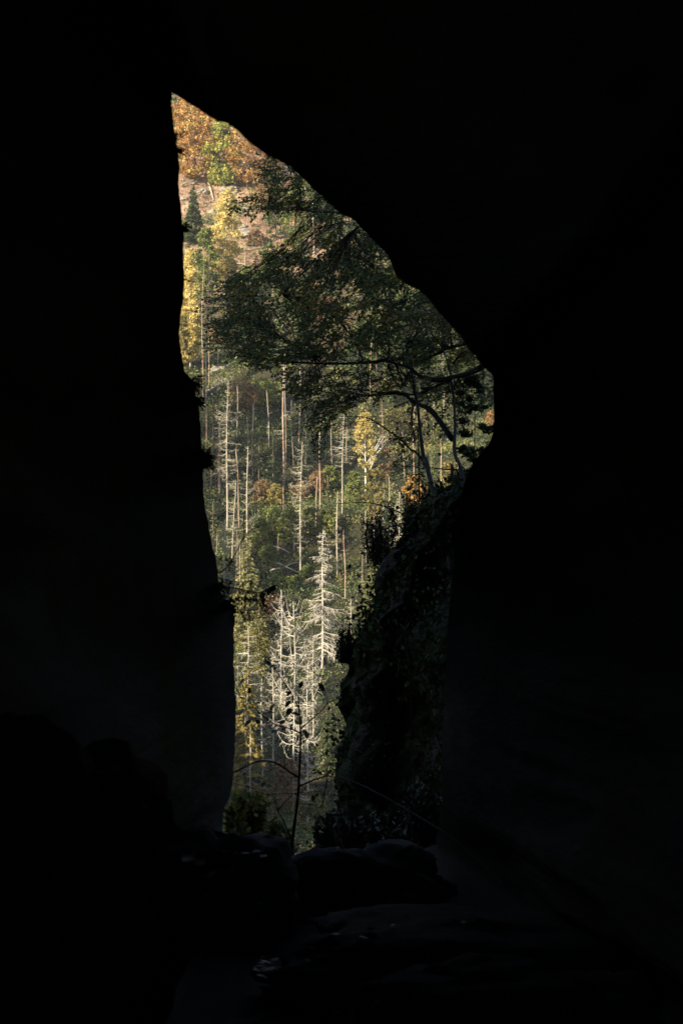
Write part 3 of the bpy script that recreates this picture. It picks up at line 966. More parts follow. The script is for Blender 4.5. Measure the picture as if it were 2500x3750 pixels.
dead_spruce(905, 1634, 1985, 46, 'dead spruce with upswept curled branches above the green thicket', f0=0.1, nb=70, shape='cone', up=0.55, droop=0.3, twigs=7)
snag(926, 1484, 1748, 'clean tall snag with a flat broken top in front of the dark hollow', 4.4, nb=16, hwpx=12, taper=0.75)
snag(910, 1524, 1636, 'thin short snag left of the clean flat-topped one', 1.9, nb=8, hwpx=10, lean_px=-6)
dead_spruce(850, 1760, 2050, 40, 'leaning dead spruce with short branches, left of the curled one', f0=0.08, nb=70, lean_px=12, droop=0.2, twigs=7, shape='column')
dead_spruce(821, 1905, 2150, 36, 'small dead spruce right beside the green spruce at the left wall', f0=0.1, nb=60, droop=0.25, twigs=7, shape='column')
snag(1040, 1290, 1782, 'tallest bright trunk rising into the shaded leafy crown', 4.8, nb=34, hwpx=48, f0=0.3, taper=0.65, twigs=5)
snag(1046, 1335, 1712, 'slim twin trunk touching the tallest bright trunk', 2.4)
snag(1094, 1350, 1640, 'straight trunk turning dark towards its foot, second from the tallest bright one', 3.8, nb=16, hwpx=36, f0=0.5)
dead_spruce(1100, 1618, 2118, 42, 'slim dead spruce with an upswept candelabra top in the middle of the opening', f0=0.18, nb=120, shape='mid', up=0.35, droop=0.35, twigs=8)
snag(1157, 1746, 1928, 'clean short snag right of the candelabra-topped dead spruce', 3.6, taper=0.8)
snag(1172, 1518, 1858, 'reddish snag whose top hides behind the drooping leaves', 4.2, lean_px=9, nb=8, hwpx=14)
dead_spruce(1253, 1512, 1880, 44, 'dead spruce with spreading bare branches left of the yellow birch', f0=0.45, nb=60, shape='column', droop=0.12, up=0.1, twigs=6, lean_px=4)
snag(1268, 1578, 1690, 'thin dim snag just right of the bare-branched dead spruce', 2.4)
snag(1038, 1790, 1870, 'short broken snag under the tallest bright trunk', 3.0, taper=0.9)
snag(1017, 1968, 2010, 'short pale stump at the left above the shaded logs', 3.2, taper=0.8)
snag(1077, 1968, 2010, 'short reddish stump touching the candelabra-topped spruce', 3.2, taper=0.9)
dead_spruce(1234, 1800, 2110, 34, 'dim dead spruce behind the top of the biggest dead spruce', f0=0.15, nb=80, tmat='brownspruce', droop=0.45, twigs=10)
leafy(1338, 1508, 1800, 42, 'bright yellow birch glowing in the middle of the slope', 'yellow', bark='birch', n=2800, ncl=80, leaf=0.26, shape='oval', crown0=0.32, rpx=3.2, name='birch', clump=0.24, cat='birch')
p_ = on_ground(1352, 1720)
root = tag(empty('birch', p_), 'leafless birch with several thin white stems fanning out to the right', 'birch')
mb = MB()
for (u, v, vs) in [(1413, 1590, 0.6), (1395, 1600, 0.5), (1380, 1585, 0.7), (1420, 1615, 0.4), (1372, 1640, 0.3)]:
    e = at(u, v, p_[1]) - p_
    m_ = e * 0.5 + np.array([-0.25, 0.2 * vs, 0.3])
    mb.tube([[0, 0, -0.3], m_, e], [0.09, 0.06, 0.015], 6)
    tw = along(np.array([[0, 0, 0], m_, e]), rng.uniform(0.4, 1, 9))
    mb.sticks(tw, tw + rng.normal(0, 0.35, (9, 3)) + np.array([0.25, 0, 0.45]), 0.02, 0.004)
mb.build('trunk', M['birch'], root, smooth=True)
leafy(1372, 1690, 2040, 42, 'tall young tree of yellow green tufts below the yellow birch', 'gold', n=2000, ncl=60, leaf=0.26, shape='oval', crown0=0.42, rpx=2.4, clump=0.2, trange=(0.15, 0.9))
leafy(1300, 1725, 1850, 40, 'olive bush left below the yellow birch', 'green', cat='bush', name='bush', n=1400, leaf=0.25, crown0=0.03, limbs=5, group='bushes on the hillside', trange=(0.3, 1))
leafy(1415, 1640, 1760, 30, 'dull brown bush right of the leafless birch', 'rust', cat='bush', name='bush', n=900, leaf=0.25, crown0=0.03, limbs=6, group='bushes on the hillside', trange=(0, 0.5))
leafy(1520, 1735, 1850, 40, 'orange leaved young beech just above the heathery outcrop', 'orange', n=1500, leaf=0.24, crown0=0.05, limbs=6, trange=(0.3, 0.9))
leafy(1460, 1490, 1600, 70, 'broad tan and gold tree behind the black curving limbs', 'gold', n=2000, leaf=0.3, crown0=0.05, trange=(0.1, 0.55))
leafy(1560, 1480, 1640, 50, 'golden tree behind the leaning shaded trunks', 'gold', n=1400, leaf=0.3, crown0=0.05, trange=(0.0, 0.5))
leafy(1650, 1690, 1800, 40, 'yellow bush seen between the two shaded trunks', 'gold', cat='bush', name='bush', n=1200, leaf=0.26, crown0=0.03, limbs=4, group='bushes on the hillside')
leafy(1800, 1500, 1600, 26, 'small orange tree at the right wall edge', 'orange', n=500, leaf=0.28, crown0=0.03, trange=(0, 0.6))
live_spruce(1578, 1650, 1740, 20, 'fresh green young spruce right of the leaning shaded trunk', 'lime', nb=50, tint=(0, 0.6), card=0.3)
snag(1482, 1596, 1758, 'slim pale snag left of the leaning shaded trunk', 2.7, lean_px=-6, nb=5, hwpx=10)
snag(1515, 1505, 1745, 'slim snag just behind the leaning shaded trunk', 2.8)
snag(1615, 1622, 1775, 'reddish snag framed between the two shaded trunks', 3.4)
snag(1427, 1752, 1856, 'dim reddish snag above the pale dead twigs', 2.4)
dead_spruce(1586, 1440, 1600, 18, 'thin dead spruce behind the branches, left of two', nb=40, f0=0.1, twigs=5)
dead_spruce(1624, 1400, 1590, 22, 'thin dead spruce behind the branches, right of two', nb=50, f0=0.1, twigs=5)
snag(1355, 1255, 1470, 'bright trunk glinting through the shaded crown, left of three', 2.6)
snag(1380, 1265, 1440, 'thin trunk glinting through the shaded crown, middle of three', 2.0)
snag(1310, 1290, 1460, 'reddish trunk glinting through the shaded crown near the horizontal limb', 2.6)
dead_spruce(1462, 1800, 2010, 60, 'pale mass of dead spruce twigs left of the heathery outcrop', nb=120, f0=0.05, twigs=14, droop=0.3, mat='deadwood', rb=0.03)
dead_spruce(1340, 1870, 2060, 30, 'thin dead spruce in front of the yellow green tufts', nb=50, f0=0.2, twigs=6, tmat='brownspruce')
snag(1264, 1960, 2188, 'clean slim snag right of the biggest dead spruce', 3.0, nb=12, hwpx=14)
snag(1326, 2045, 2140, 'dim slim snag left of the green spruce by the outcrop', 2.2, nb=8, hwpx=10)
snag(1373, 1860, 2070, 'slim lit trunk right of the thin dead spruce by the outcrop', 2.8)

for (u, vt, vb, r, nb) in [(770, 1560, 1800, 2.2, 14), (868, 1420, 1600, 1.9, 8), (985, 1440, 1640, 2.2, 10), (1075, 1480, 1700, 2.2, 10), (1215, 1500, 1700, 2.2, 10), (1200, 1760, 1960, 2.0, 10),
                          (1400, 1780, 1960, 2.0, 8), (790, 1960, 2180, 2.0, 14), (862, 1960, 2180, 2.0, 14), (765, 1240, 1420, 2.0, 8), (800, 1270, 1440, 1.9, 6), (1400, 1480, 1640, 2.0, 6), (1545, 1500, 1660, 2.0, 6)]:
    snag(u, vt, vb, 'thin bare pole, one of the many standing in the undergrowth of the middle slope', r, nb=nb, hwpx=rng.uniform(12, 26), group='thin bare poles on the middle slope', mat='snag' if rng.random() < 0.5 else 'deadwood', lean_px=rng.normal(0, 5))

# young thicket and benches
for (u, vt, vb, hw, mt, tr, lb) in [(1000, 1855, 1960, 42, 'green', (0.45, 1), 'bright green young spruce thicket clump below the dark hollow'), (1062, 1865, 1990, 44, 'green', (0.35, 0.95), 'bushy green clump left of the slim candelabra spruce'),
                                    (1130, 1850, 1960, 36, 'green', (0.3, 0.9), 'green clump right of the slim candelabra spruce'), (1200, 1865, 1965, 36, 'green', (0.4, 1), 'green clump left of the dim dead spruce'),
                                    (960, 1900, 2010, 40, 'green', (0.3, 0.85), 'darker green clump behind the curled dead spruce'), (1208, 1705, 1790, 34, 'green', (0.4, 1), 'fresh green clump beside the reddish snag'),
                                    (1160, 1725, 1810, 34, 'rust', (0.2, 0.8), 'brown and green clump beside the clean short snag'), (960, 1760, 1840, 40, 'rust', (0.3, 1), 'rusty bush below the flat-topped snag'),
                                    (1010, 1775, 1850, 34, 'gold', (0.3, 0.9), 'yellowish bush on the grassy bench'), (1100, 1770, 1840, 40, 'rust', (0.3, 1), 'brown bush on the grassy bench behind the candelabra spruce'),
                                    (985, 2000, 2060, 36, 'green', (0.2, 0.8), 'round green clump at the top of the shaded logs'), (1020, 2105, 2165, 34, 'green', (0.3, 0.9), 'round green clump left of the biggest dead spruce'),
                                    (1080, 2110, 2165, 28, 'green', (0.3, 0.9), 'small round clump left of the biggest dead spruce, lower than the logs'), (1130, 2070, 2120, 30, 'green', (0.1, 0.6), 'dark clump just left of the biggest dead spruce'),
                                    (1000, 2180, 2260, 50, 'rust', (0.0, 0.5), 'brownish bush above the twin pale dead spruces'), (930, 2300, 2420, 56, 'gold', (0.1, 0.7), 'yellow green bush behind the left snag with level branches')]:
    leafy(u, vt, vb, hw, lb, mt, cat='bush', name='bush', n=1700, ncl=55, leaf=0.23, crown0=0.02, limbs=4, group='bushes on the hillside', trange=tr)
log(968, 2052, 1093, 2105, 'grey fallen trunk slanting across the shaded hollow', 3.4)
log(1003, 2008, 1060, 2032, 'thin grey fallen trunk above the slanting one', 2.4)
log(986, 2100, 1028, 2089, 'bright short fallen trunk by the round green clumps', 4.0)
log(1050, 2080, 1102, 2066, 'grey fallen trunk crossing the slanting one', 3.0)

# --- foot of the slope
dead_spruce(1180, 1940, 2448, 104, 'biggest dead spruce, pale, with long drooping fringed branches', f0=0.12, nb=150, shape='cone', droop=0.55, up=0.15, twigs=16, r0=0.165, twl=1.1, rb=0.045, lean_px=4, mat='silver', tmat='silver')
dead_spruce(1030, 2160, 2580, 40, 'slim dead spruce left of the bright central one, with thin arching branches', f0=0.2, nb=80, shape='mid', up=0.45, droop=0.3, twigs=6, mat='silver', tmat='silver')
dead_spruce(1075, 2202, 2960, 100, 'bright central dead spruce with upcurved branches behind the sapling', f0=0.16, nb=95, shape='mid', up=0.85, droop=0.5, twigs=12, r0=0.14, rb=0.05, lean_px=4, mat='silver', tmat='silver')
dead_spruce(1126, 2428, 3010, 74, 'shorter dead spruce just right of the bright central one', f0=0.12, nb=95, shape='mid', up=0.55, droop=0.5, twigs=12, r0=0.115, rb=0.043, lean_px=3, mat='silver', tmat='silver')
dead_spruce(1148, 2330, 2700, 50, 'slender dead spruce half hidden between the biggest and the shorter bright one', f0=0.1, nb=80, shape='mid', up=0.4, droop=0.4, twigs=10)
dead_spruce(1000, 2390, 2800, 56, 'dead spruce with sweeping branches between the slim one and the grey one', f0=0.12, nb=70, shape='mid', up=0.6, droop=0.45, twigs=10)
dead_spruce(906, 2298, 2640, 56, 'dead spruce with long level branches near the left wall edge', f0=0.2, nb=46, shape='column', droop=0.05, up=0.05, twigs=5, rb=0.045, mat='silver', tmat='silver')
dead_spruce(960, 2485, 2925, 44, 'grey dead spruce standing left of the bright central one', f0=0.15, nb=70, shape='column', droop=0.3, up=0.3, twigs=6, r0=0.14, mat='deadwood')
snag(920, 2684, 2975, 'white slim trunk low down beside the left wall', 3.6, nb=24, hwpx=30, mat='deadwood', twigs=5)
dead_spruce(1285, 2193, 2330, 24, 'little dead spruce beside the outcrop, right of the biggest one', f0=0.1, nb=40, droop=0.05, up=0.15, twigs=4, shape='column')
live_spruce(905, 1950, 2360, 88, 'broad grey green spruce beside the left wall', 'palespruce', nb=230, droop=0.55, card=0.3, per_m=20, tint=(0.1, 1))
dead_spruce(880, 1975, 2280, 70, 'dead spruce still holding dull brown needles, in front of the grey green spruce', f0=0.1, nb=130, tmat='brownspruce', droop=0.5, twigs=18, rb=0.03)
live_spruce(950, 2160, 2480, 52, 'olive spruce right behind the grey green spruce', 'gold', nb=170, droop=0.5, card=0.3, per_m=18, tint=(0, 0.6))
live_spruce(780, 1840, 2170, 42, 'fresh green spruce peeping out from behind the left wall', 'palespruce', nb=120, droop=0.4, card=0.26, per_m=14, tint=(0.0, 0.8))
live_spruce(900, 2420, 2960, 84, 'golden green larch-like spruce at the foot of the slope by the left wall', 'gold', nb=230, droop=0.6, card=0.28, per_m=20, tint=(0.15, 1), name='larch', cat='larch')
live_spruce(872, 2440, 2620, 34, 'small deep green spruce at the left wall edge', 'spruce', nb=80, card=0.24, tint=(0.2, 1))
live_spruce(868, 2620, 2960, 50, 'yellow larch low down against the left wall', 'gold', nb=120, droop=0.6, card=0.24, per_m=16, tint=(0.2, 1), name='larch', cat='larch')
live_spruce(1372, 1985, 2260, 62, 'green spruce with drooping sprays leaning out behind the outcrop', 'palespruce', nb=220, droop=0.55, card=0.2, tint=(0.0, 0.7), per_m=26)
live_spruce(1195, 2590, 2830, 46, 'bluish green shaded spruce right of the bright central dead spruce', 'spruce', nb=220, card=0.2, tint=(0.2, 1), per_m=28)
leafy(1060, 2780, 2970, 70, 'shaded brownish tree at the valley floor behind the sapling', 'rust', n=1800, leaf=0.26, crown0=0.1, trange=(0, 0.5))
leafy(950, 2880, 3010, 60, 'rusty shaded bush on the valley floor beside the white slim trunk', 'rust', cat='bush', name='bush', n=1600, leaf=0.24, crown0=0.02, limbs=5, group='bushes on the hillside', trange=(0, 0.6))
leafy(1140, 2900, 3050, 60, 'golden brown shaded bush below the right dead spruce', 'gold', cat='bush', name='bush', n=1600, leaf=0.24, crown0=0.02, limbs=5, group='bushes on the hillside', trange=(0, 0.7))

# --- unseen spruces added left of the view to cast shade across the slope
mb = MB()
for (x, y, H, hw) in [(-29, 246, 30, 4.2), (-27.5, 255, 33, 4.4), (-31, 262, 32, 4.5), (-34, 250, 33, 4.5), (-26, 207, 22, 3.6), (-28, 200, 24, 3.8), (-24.5, 214, 21, 3.4), (-33, 272, 30, 4.2), (-40, 262, 33, 4.6), (-46, 270, 33, 4.6), (-39, 252, 33, 4.6), (-41, 243, 28, 4.4), (-39, 262, 33, 4.6), (-50, 246, 30, 4.5), (-35, 214, 24, 4.0), (-38, 207, 24, 4.0), (-33, 205, 22, 3.8), (-46, 248, 33, 4.6), (-44, 225, 30, 4.4), (-25, 219, 21, 3.2), (-30, 280, 27, 4.0), (-33, 290, 25, 4.0), (-42, 275, 33, 4.6), (-50, 258, 33, 4.6), (-31, 222, 26, 4.0)]:
    z = float(ground(x, y))
    q0 = np.array([x, y, z])
    mb.tube([q0, q0 + [0, 0, H * 0.5], q0 + [0, 0, H]], [0.26, 0.17, 0.03], 7, tint=0.0)
    n = 2600
    f = rng.random(n) ** 0.75
    a = rng.uniform(0, 6.283, n)
    rr = hw * (1.02 - f) * np.sqrt(rng.uniform(0.05, 1, n)) * (0.75 + 0.3 * np.sin(f * 60 + a * 2))
    c = q0 + np.stack([np.cos(a) * rr, np.sin(a) * rr, H * (0.06 + 0.94 * f) - 0.25 * rr], 1)
    mb.cards(c, rng.uniform(0.5, 1.0, n), rng.random(n) * 0.6, aspect=0.45, axis=np.stack([np.cos(a), np.sin(a), np.full(n, -0.6)], 1))
tag(mb.build('shade_spruces', M['spruce']), kind='stuff')

# --- undergrowth: low plants nobody could count
mb = MB()
nb_ = 38000
yy = 118 + (470 - 118) * rng.random(nb_) ** 0.85
xx = (rng.random(nb_) * 2 - 1) * (0.10 * yy + 14) + 0.0
wide = rng.random(nb_) < 0.25
xx = np.where(wide, (rng.random(nb_) * 2 - 1) * (0.24 * yy + 22), xx)
zz = ground(xx, yy)
kind = np.array([mnoise.noise(Vector((xx[i] * 0.055, yy[i] * 0.075, 3))) + 0.5 * mnoise.noise(Vector((xx[i] * 0.21, yy[i] * 0.23, 8))) for i in range(nb_)])
den = np.array([mnoise.noise(Vector((xx[i] * 0.08 + 20, yy[i] * 0.09, 1))) for i in range(nb_)])
hi = np.clip((yy - 330) / 70, 0, 1)
keep = rng.random(nb_) < np.clip(0.75 + den * 0.9 - 0.35 * hi, 0.2, 1)
xx, yy, zz, kind, hi = xx[keep], yy[keep], zz[keep], kind[keep], hi[keep]
m = len(xx)
per = 22
r_ = rng.uniform(0.25, 0.95, m) * (1 - 0.45 * hi) * np.where(rng.random(m) < 0.12, 1.7, 1.0)
idx = np.repeat(np.arange(m), per)
o_ = rng.normal(size=(m * per, 3)) * np.array([0.75, 0.75, 0.55])
pts = np.stack([xx, yy, zz], 1)[idx] + o_ * r_[idx][:, None] + np.array([0, 0, 1.0]) * (r_[idx] * 0.55)[:, None]
tt = np.clip(0.36 - 0.75 * kind + 0.36 * hi + rng.normal(0, 0.13, m), 0, 1)[idx] + rng.normal(0, 0.07, m * per)
mb.cards(pts, 0.25 * (0.7 + 0.5 * rng.random(m * per)) * np.clip(yy[idx] / 250, 0.5, 1.5), np.clip(tt, 0, 1), aspect=0.75)
tag(mb.build('undergrowth', M['under']), kind='stuff')

# dry grass on the bench and twiggy slash
mb = MB()
ng = 7000
yy = 120 + (420 - 120) * rng.random(ng)
xx = (rng.random(ng) * 2 - 1) * (0.10 * yy + 10)
zz = ground(xx, yy)
kk = np.array([mnoise.noise(Vector((xx[i] * 0.07, yy[i] * 0.1, 13))) for i in range(ng)])
kp = kk > 0.12
b = np.stack([xx, yy, zz], 1)[kp]
n_ = len(b)
mb.sticks(b, b + np.stack([rng.normal(0, 0.35, n_), rng.normal(0, 0.35, n_), rng.uniform(0.25, 0.9, n_)], 1), 0.035, 0.008)
tag(mb.build('dry_grass', M['deadtwig']), kind='stuff')

# ------------------------------------------------------------------ the outcrop right of the gully, just outside the cave
prof = [(2140, 1090), (2060, 1140), (1985, 1180), (1900, 1198), (1850, 1218), (1790, 1228), (1720, 1240), (1680, 1255), (1620, 1268), (1570, 1262), (1490, 1278), (1455, 1302), (1420, 1335), (1395, 1376), (1330, 1384), (1290, 1398), (1265, 1440), (1235, 1490), (1200, 1520), (1165, 1560), (1130, 1640), (1100, 1720)]
D0 = 25.0
rowsO = []
zs = np.linspace(prof[0][0], prof[-1][0], 110)
pv = np.array([a[0] for a in prof][::-1], float)
pu = np.array([a[1] for a in prof][::-1], float)
for v in zs:
    u = np.interp(v, pv, pu)
    x0, _, z0 = at(u, v * K, D0)
    plan = [(7.5, 13), (4.2, 10.5), (2.0, 6.5), (0.75, 3.0), (0.15, 1.2), (0, 0), (0.16, -0.8), (0.45, -1.2), (0.62, -0.5), (0.85, -1.5), (1.1, -2.4), (1.5, -3.6), (2.4, -5.2), (3.6, -6.6), (5.2, -8.2), (8, -9.5)]
    pp = np.array(plan)
    t = np.linspace(0, len(pp) - 1, 120)
    px = np.interp(t, np.arange(len(pp)), pp[:, 0])
    py = np.interp(t, np.arange(len(pp)), pp[:, 1])
    row = []
    hfrac = (2140 - v) / 1040.0
    for a, b in zip(px, py):
        X, Y, Z = x0 + a, D0 + b + 1.2 * max(0, hfrac - 0.35) * max(0, a), z0
        # horizontal ledges and vertical clefts
        n1 = mnoise.fractal(Vector((X * 0.5, Y * 0.5, Z * 0.9)), 0.9, 2.1, 5)
        n2 = mnoise.noise(Vector((X * 0.25, Y * 0.25, Z * 1.5 + 4)))
        edge = 0.16 if abs(a) < 0.2 else 0.5
        n3 = mnoise.fractal(Vector((X * 1.6, Y * 1.6, Z * 2.2)), 0.8, 2.1, 4)
        row.append((X + edge * (0.45 * n1 + 0.3 * n2) + 0.12 * n3, Y + 0.7 * n1 + 0.2 * n3, Z + 0.25 * n1 * min(1, abs(a))))
    rowsO.append(row)
tp = rowsO[-1]
for k in (1, 2, 3):
    rowsO.append([(x + 0.8 * k, y + 0.4 * k, z + 0.12 * k) for x, y, z in tp])
GO = np.array(rowsO)
nr, nc = GO.shape[:2]
mb = MB()
Q = [[r * nc + c, r * nc + c + 1, (r + 1) * nc + c + 1, (r + 1) * nc + c] for r in range(nr - 1) for c in range(nc - 1)]
mb.add(GO.reshape(-1, 3), quads=Q)
outcrop = empty('rock_outcrop', (0, 0, 0))
tag(outcrop, 'steep mossy rock outcrop in shade on the right of the gap, carrying trees and heath', 'rock')
mb.build('rock_face', M['rock'], outcrop, smooth=True)
# moss cushions: cards hugging the face where it leans upward
fn = np.cross(GO[1:, :-1] - GO[:-1, :-1], GO[:-1, 1:] - GO[:-1, :-1])
fn /= np.linalg.norm(fn, axis=2, keepdims=True) + 1e-9
if fn[..., 2].mean() < 0:
    fn = -fn
fc = 0.25 * (GO[1:, :-1] + GO[:-1, :-1] + GO[1:, 1:] + GO[:-1, 1:])
P_all, N_all = fc.reshape(-1, 3), fn.reshape(-1, 3)
mm = np.array([mnoise.noise(Vector(p * 0.6)) > 0.12 for p in P_all])
Pm, Nm = P_all[mm], N_all[mm]
nm = 9000
ix = rng.integers(0, len(Pm), nm)
mb = MB()
mb.cards(Pm[ix] + rng.normal(0, 0.14, (nm, 3)) + Nm[ix] * 0.02, 0.07, rng.random(nm), aspect=0.8)
mb.build('moss', M['moss'], outcrop)

# heath and bilberry growing all over the outcrop: one mass
mb = MB()
hm = np.array([(mnoise.noise(Vector(p * 0.45 + np.array([5, 0, 0]))) > -0.6) and p[0] - np.interp((VH - p[2] / D0 * F) / K, pv, (pu - 1250) / F * D0) > 0.22 + 0.5 * mnoise.noise(Vector(p * 0.8 + np.array([0, 0, 9]))) for p in P_all])
Ph = P_all[hm]
fa = np.linalg.norm(np.cross(GO[1:, :-1] - GO[:-1, :-1], GO[:-1, 1:] - GO[:-1, :-1]), axis=2).reshape(-1)
fw = (fa * (P_all[:, 1] < D0 + 5))[hm]
fw /= fw.sum()
nh = 120000
ix = rng.choice(len(Ph), nh, p=fw)
tone = np.array([mnoise.noise(Vector(p * 0.9)) for p in Ph])[ix]
Nh = N_all[hm]
hp = Ph[ix] + rng.normal(0, 0.055, (nh, 3)) + np.minimum(np.abs(rng.normal(0, 0.09, (nh, 1))), 0.22) * (0.6 * Nh[ix] + np.array([[0.1, -0.3, 0.5]]))
mb.cards(hp, rng.uniform(0.015, 0.042, nh), np.clip(0.45 + 0.7 * tone + rng.normal(0, 0.2, nh), 0, 1), aspect=0.55)
nsb = 5000
ix = rng.choice(len(Ph), nsb, p=fw)
b = Ph[ix] + rng.normal(0, 0.1, (nsb, 3))
mb.sticks(b, b + rng.normal(0, 0.18, (nsb, 3)) + np.array([-0.08, -0.12, 0.22]), 0.006, 0.002)
tag(mb.build('heath_undergrowth', M['shrubleaf']), kind='stuff')


def shrub(u, v, d, hwpx, hpx, label, n=900, leaf=0.04, mat='shrubleaf', stems=26, lean=(0, 0), name='shrub', trange=(0, 1)):
    p = at(u, v, d)
    root = tag(empty(name, p), label, 'shrub', 'shaded shrubs around the cave mouth')
    hw, h = hwpx / F * d, hpx / F * d
    mb, ml = MB(), MB()
    C, A = [], []
    for _ in range(stems):
        a = rng.uniform(0, 6.283)
        e = np.array([math.cos(a) * hw * rng.uniform(0.1, 1) + lean[0] * hw, math.sin(a) * hw * rng.uniform(0.1, 0.8), h * rng.uniform(0.45, 1.05) + lean[1] * h])
        m_ = e * 0.5 + rng.normal(0, 0.06 * hw, 3) + np.array([0, 0, 0.1 * h])
        b0 = np.array([e[0] * 0.7 + rng.normal(0, 0.1) * hw, e[1] * 0.7, -0.1])
        e = e + np.array([0, 0, -0.25 * h * abs(e[0]) / hw])
        pts = np.array([b0, 0.5 * (b0 + e) + rng.normal(0, 0.05 * hw, 3), e])
        mb.tube(pts, [0.008, 0.005, 0.002], 4)
        k = 2 * n // stems
        s = rng.uniform(0.05, 1.02, k)
        q = along(pts, s)
        C.append(q + rng.normal(0, 0.05 * (hw + h) , (k, 3)) * 0.9)
        A.append(np.tile(e / np.linalg.norm(e), (k, 1)) + rng.normal(0, 0.5, (k, 3)))
    mb.build('foliage_stem', M['twig'], root)
    C, A = np.concatenate(C), np.concatenate(A)
    ml.cards(C, leaf * rng.uniform(0.6, 1.2, len(C)), trange[0] + (trange[1] - trange[0]) * rng.random(len(C)), aspect=0.5, axis=A)
    ml.build('foliage', M[mat], root)
    return root


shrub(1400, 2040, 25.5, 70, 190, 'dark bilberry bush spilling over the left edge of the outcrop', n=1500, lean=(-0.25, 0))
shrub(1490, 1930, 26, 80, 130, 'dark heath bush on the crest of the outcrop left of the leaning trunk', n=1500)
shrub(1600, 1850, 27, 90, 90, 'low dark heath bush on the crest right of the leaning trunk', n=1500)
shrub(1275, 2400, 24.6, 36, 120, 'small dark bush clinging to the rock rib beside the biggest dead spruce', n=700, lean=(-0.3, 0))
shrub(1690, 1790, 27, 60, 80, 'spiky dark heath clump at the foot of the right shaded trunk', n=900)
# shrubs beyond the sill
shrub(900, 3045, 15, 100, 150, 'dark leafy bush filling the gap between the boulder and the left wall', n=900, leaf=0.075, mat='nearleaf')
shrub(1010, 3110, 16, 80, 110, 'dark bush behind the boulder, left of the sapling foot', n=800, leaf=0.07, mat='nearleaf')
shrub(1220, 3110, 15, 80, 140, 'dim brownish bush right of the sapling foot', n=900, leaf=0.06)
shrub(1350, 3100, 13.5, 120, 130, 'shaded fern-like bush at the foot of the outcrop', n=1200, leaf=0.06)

shrub(1560, 3110, 12.6, 110, 260, 'dim bush added to darken the pale gap at the foot of the outcrop', n=1500, leaf=0.05, stems=36)  # added bush, covers and darkens the pale gap by the right wall

# golden bush down in the valley, seen just over the boulder
leafy(1046, 3075, 3160, 36, 'little golden bush glinting low between the boulder and the sapling', 'yellow', cat='bush', name='bush', n=700, ncl=24, leaf=0.13, crown0=0.02, limbs=3, group='bushes on the hillside')


# ------------------------------------------------------------------ the shaded broadleaf tree on the outcrop
def S1(pts, o=(1350, 1200), s=0.3189):
    return [(o[0] + a * s, o[1] + b * s) for a, b in pts]


def S2(pts):
    return S1(pts, (1350, 1650))


def S3(pts):
    return S1(pts, (900, 550))


def S5(pts):
    return S1(pts, (1150, 1450), 0.4464)


DT = 31.0


def px_path(pts, d0, d1, n=18, jit=0.0):
    pts = np.array(pts, float)
    t = np.linspace(0, len(pts) - 1, n)
    # smooth interpolation (Catmull-Rom)
    out = []
    for x in t:
        i = min(int(x), len(pts) - 2)
        f = x - i
        p0, p1, p2, p3 = pts[max(i - 1, 0)], pts[i], pts[i + 1], pts[min(i + 2, len(pts) - 1)]
        out.append(0.5 * (2 * p1 + (p2 - p0) * f + (2 * p0 - 5 * p1 + 4 * p2 - p3) * f * f + (3 * p1 - p0 - 3 * p2 + p3) * f ** 3))
    dep = np.linspace(d0, d1, n)
    return np.array([at(a, b, c) for (a, b), c in zip(out, dep)])


skeleton = []


def limb(root, pts, d0, d1, w0, w1, name='limb', mat='nearbark', n=20):
    p = px_path(pts, d0, d1, n)
    mb = MB()
    r = np.linspace(w0, w1, n) / F * DT * 0.5
    r = r * (1 + 0.12 * np.sin(np.linspace(0, 17, n) + w0))
    mb.tube(p - np.array(root.location), r, 8)
    mb.build(name, M[mat], root, smooth=True)
    skeleton.append((p, r))
    return p


tb = at(*S2([(950, 1330)])[0], 23.4)
tree = tag(empty('shaded_tree', tb), 'dark shaded tree leaning out from the outcrop, its leafy crown hanging across the gap', 'tree')
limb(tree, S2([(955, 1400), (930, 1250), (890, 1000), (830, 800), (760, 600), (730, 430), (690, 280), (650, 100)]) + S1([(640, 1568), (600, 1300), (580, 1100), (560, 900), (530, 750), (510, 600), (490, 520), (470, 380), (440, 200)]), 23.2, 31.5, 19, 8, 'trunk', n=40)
limb(tree, S1([(960, 1280), (880, 1170), (820, 1090), (760, 1000), (690, 930), (620, 900), (550, 870), (480, 830), (430, 775), (300, 750), (100, 770), (0, 780)]) + [(1320, 1452), (1260, 1470), (1190, 1500)], 29, 31.5, 22, 4)
limb(tree, S1([(1290, 455), (1200, 500), (1100, 540), (980, 560), (880, 590), (800, 605), (700, 590), (600, 560), (520, 510), (450, 450), (330, 420), (200, 372)]), 28, 31, 20, 10)
limb(tree, S1([(620, 385), (560, 370), (400, 360), (200, 370), (0, 400)]) + [(1230, 1332), (1141, 1330), (1052, 1325), (985, 1317), (918, 1305), (842, 1303)], 31, 32.5, 15, 3, n=30)
limb(tree, S1([(930, 610), (860, 640), (740, 680), (650, 730), (560, 762), (480, 770), (380, 740)]), 30, 31.5, 11, 6)
limb(tree, S1([(1100, 190), (940, 222), (800, 290), (680, 342), (580, 385)]), 28.5, 31, 11, 7)
limb(tree, S1([(500, 470), (430, 570), (380, 680), (330, 670)]), 31, 31.4, 9, 6)
limb(tree, S1([(225, 430), (285, 590), (370, 700)]), 31, 31.4, 7, 6)
limb(tree, S1([(310, 430), (360, 560), (385, 640)]), 31, 31.2, 8, 6)
limb(tree, S2([(620, 110), (520, 0)]) + S1([(500, 1420), (400, 1320), (250, 1200), (100, 1100), (0, 1040)]) + [(1310, 1525), (1260, 1525)], 30, 31.5, 9, 2.5)
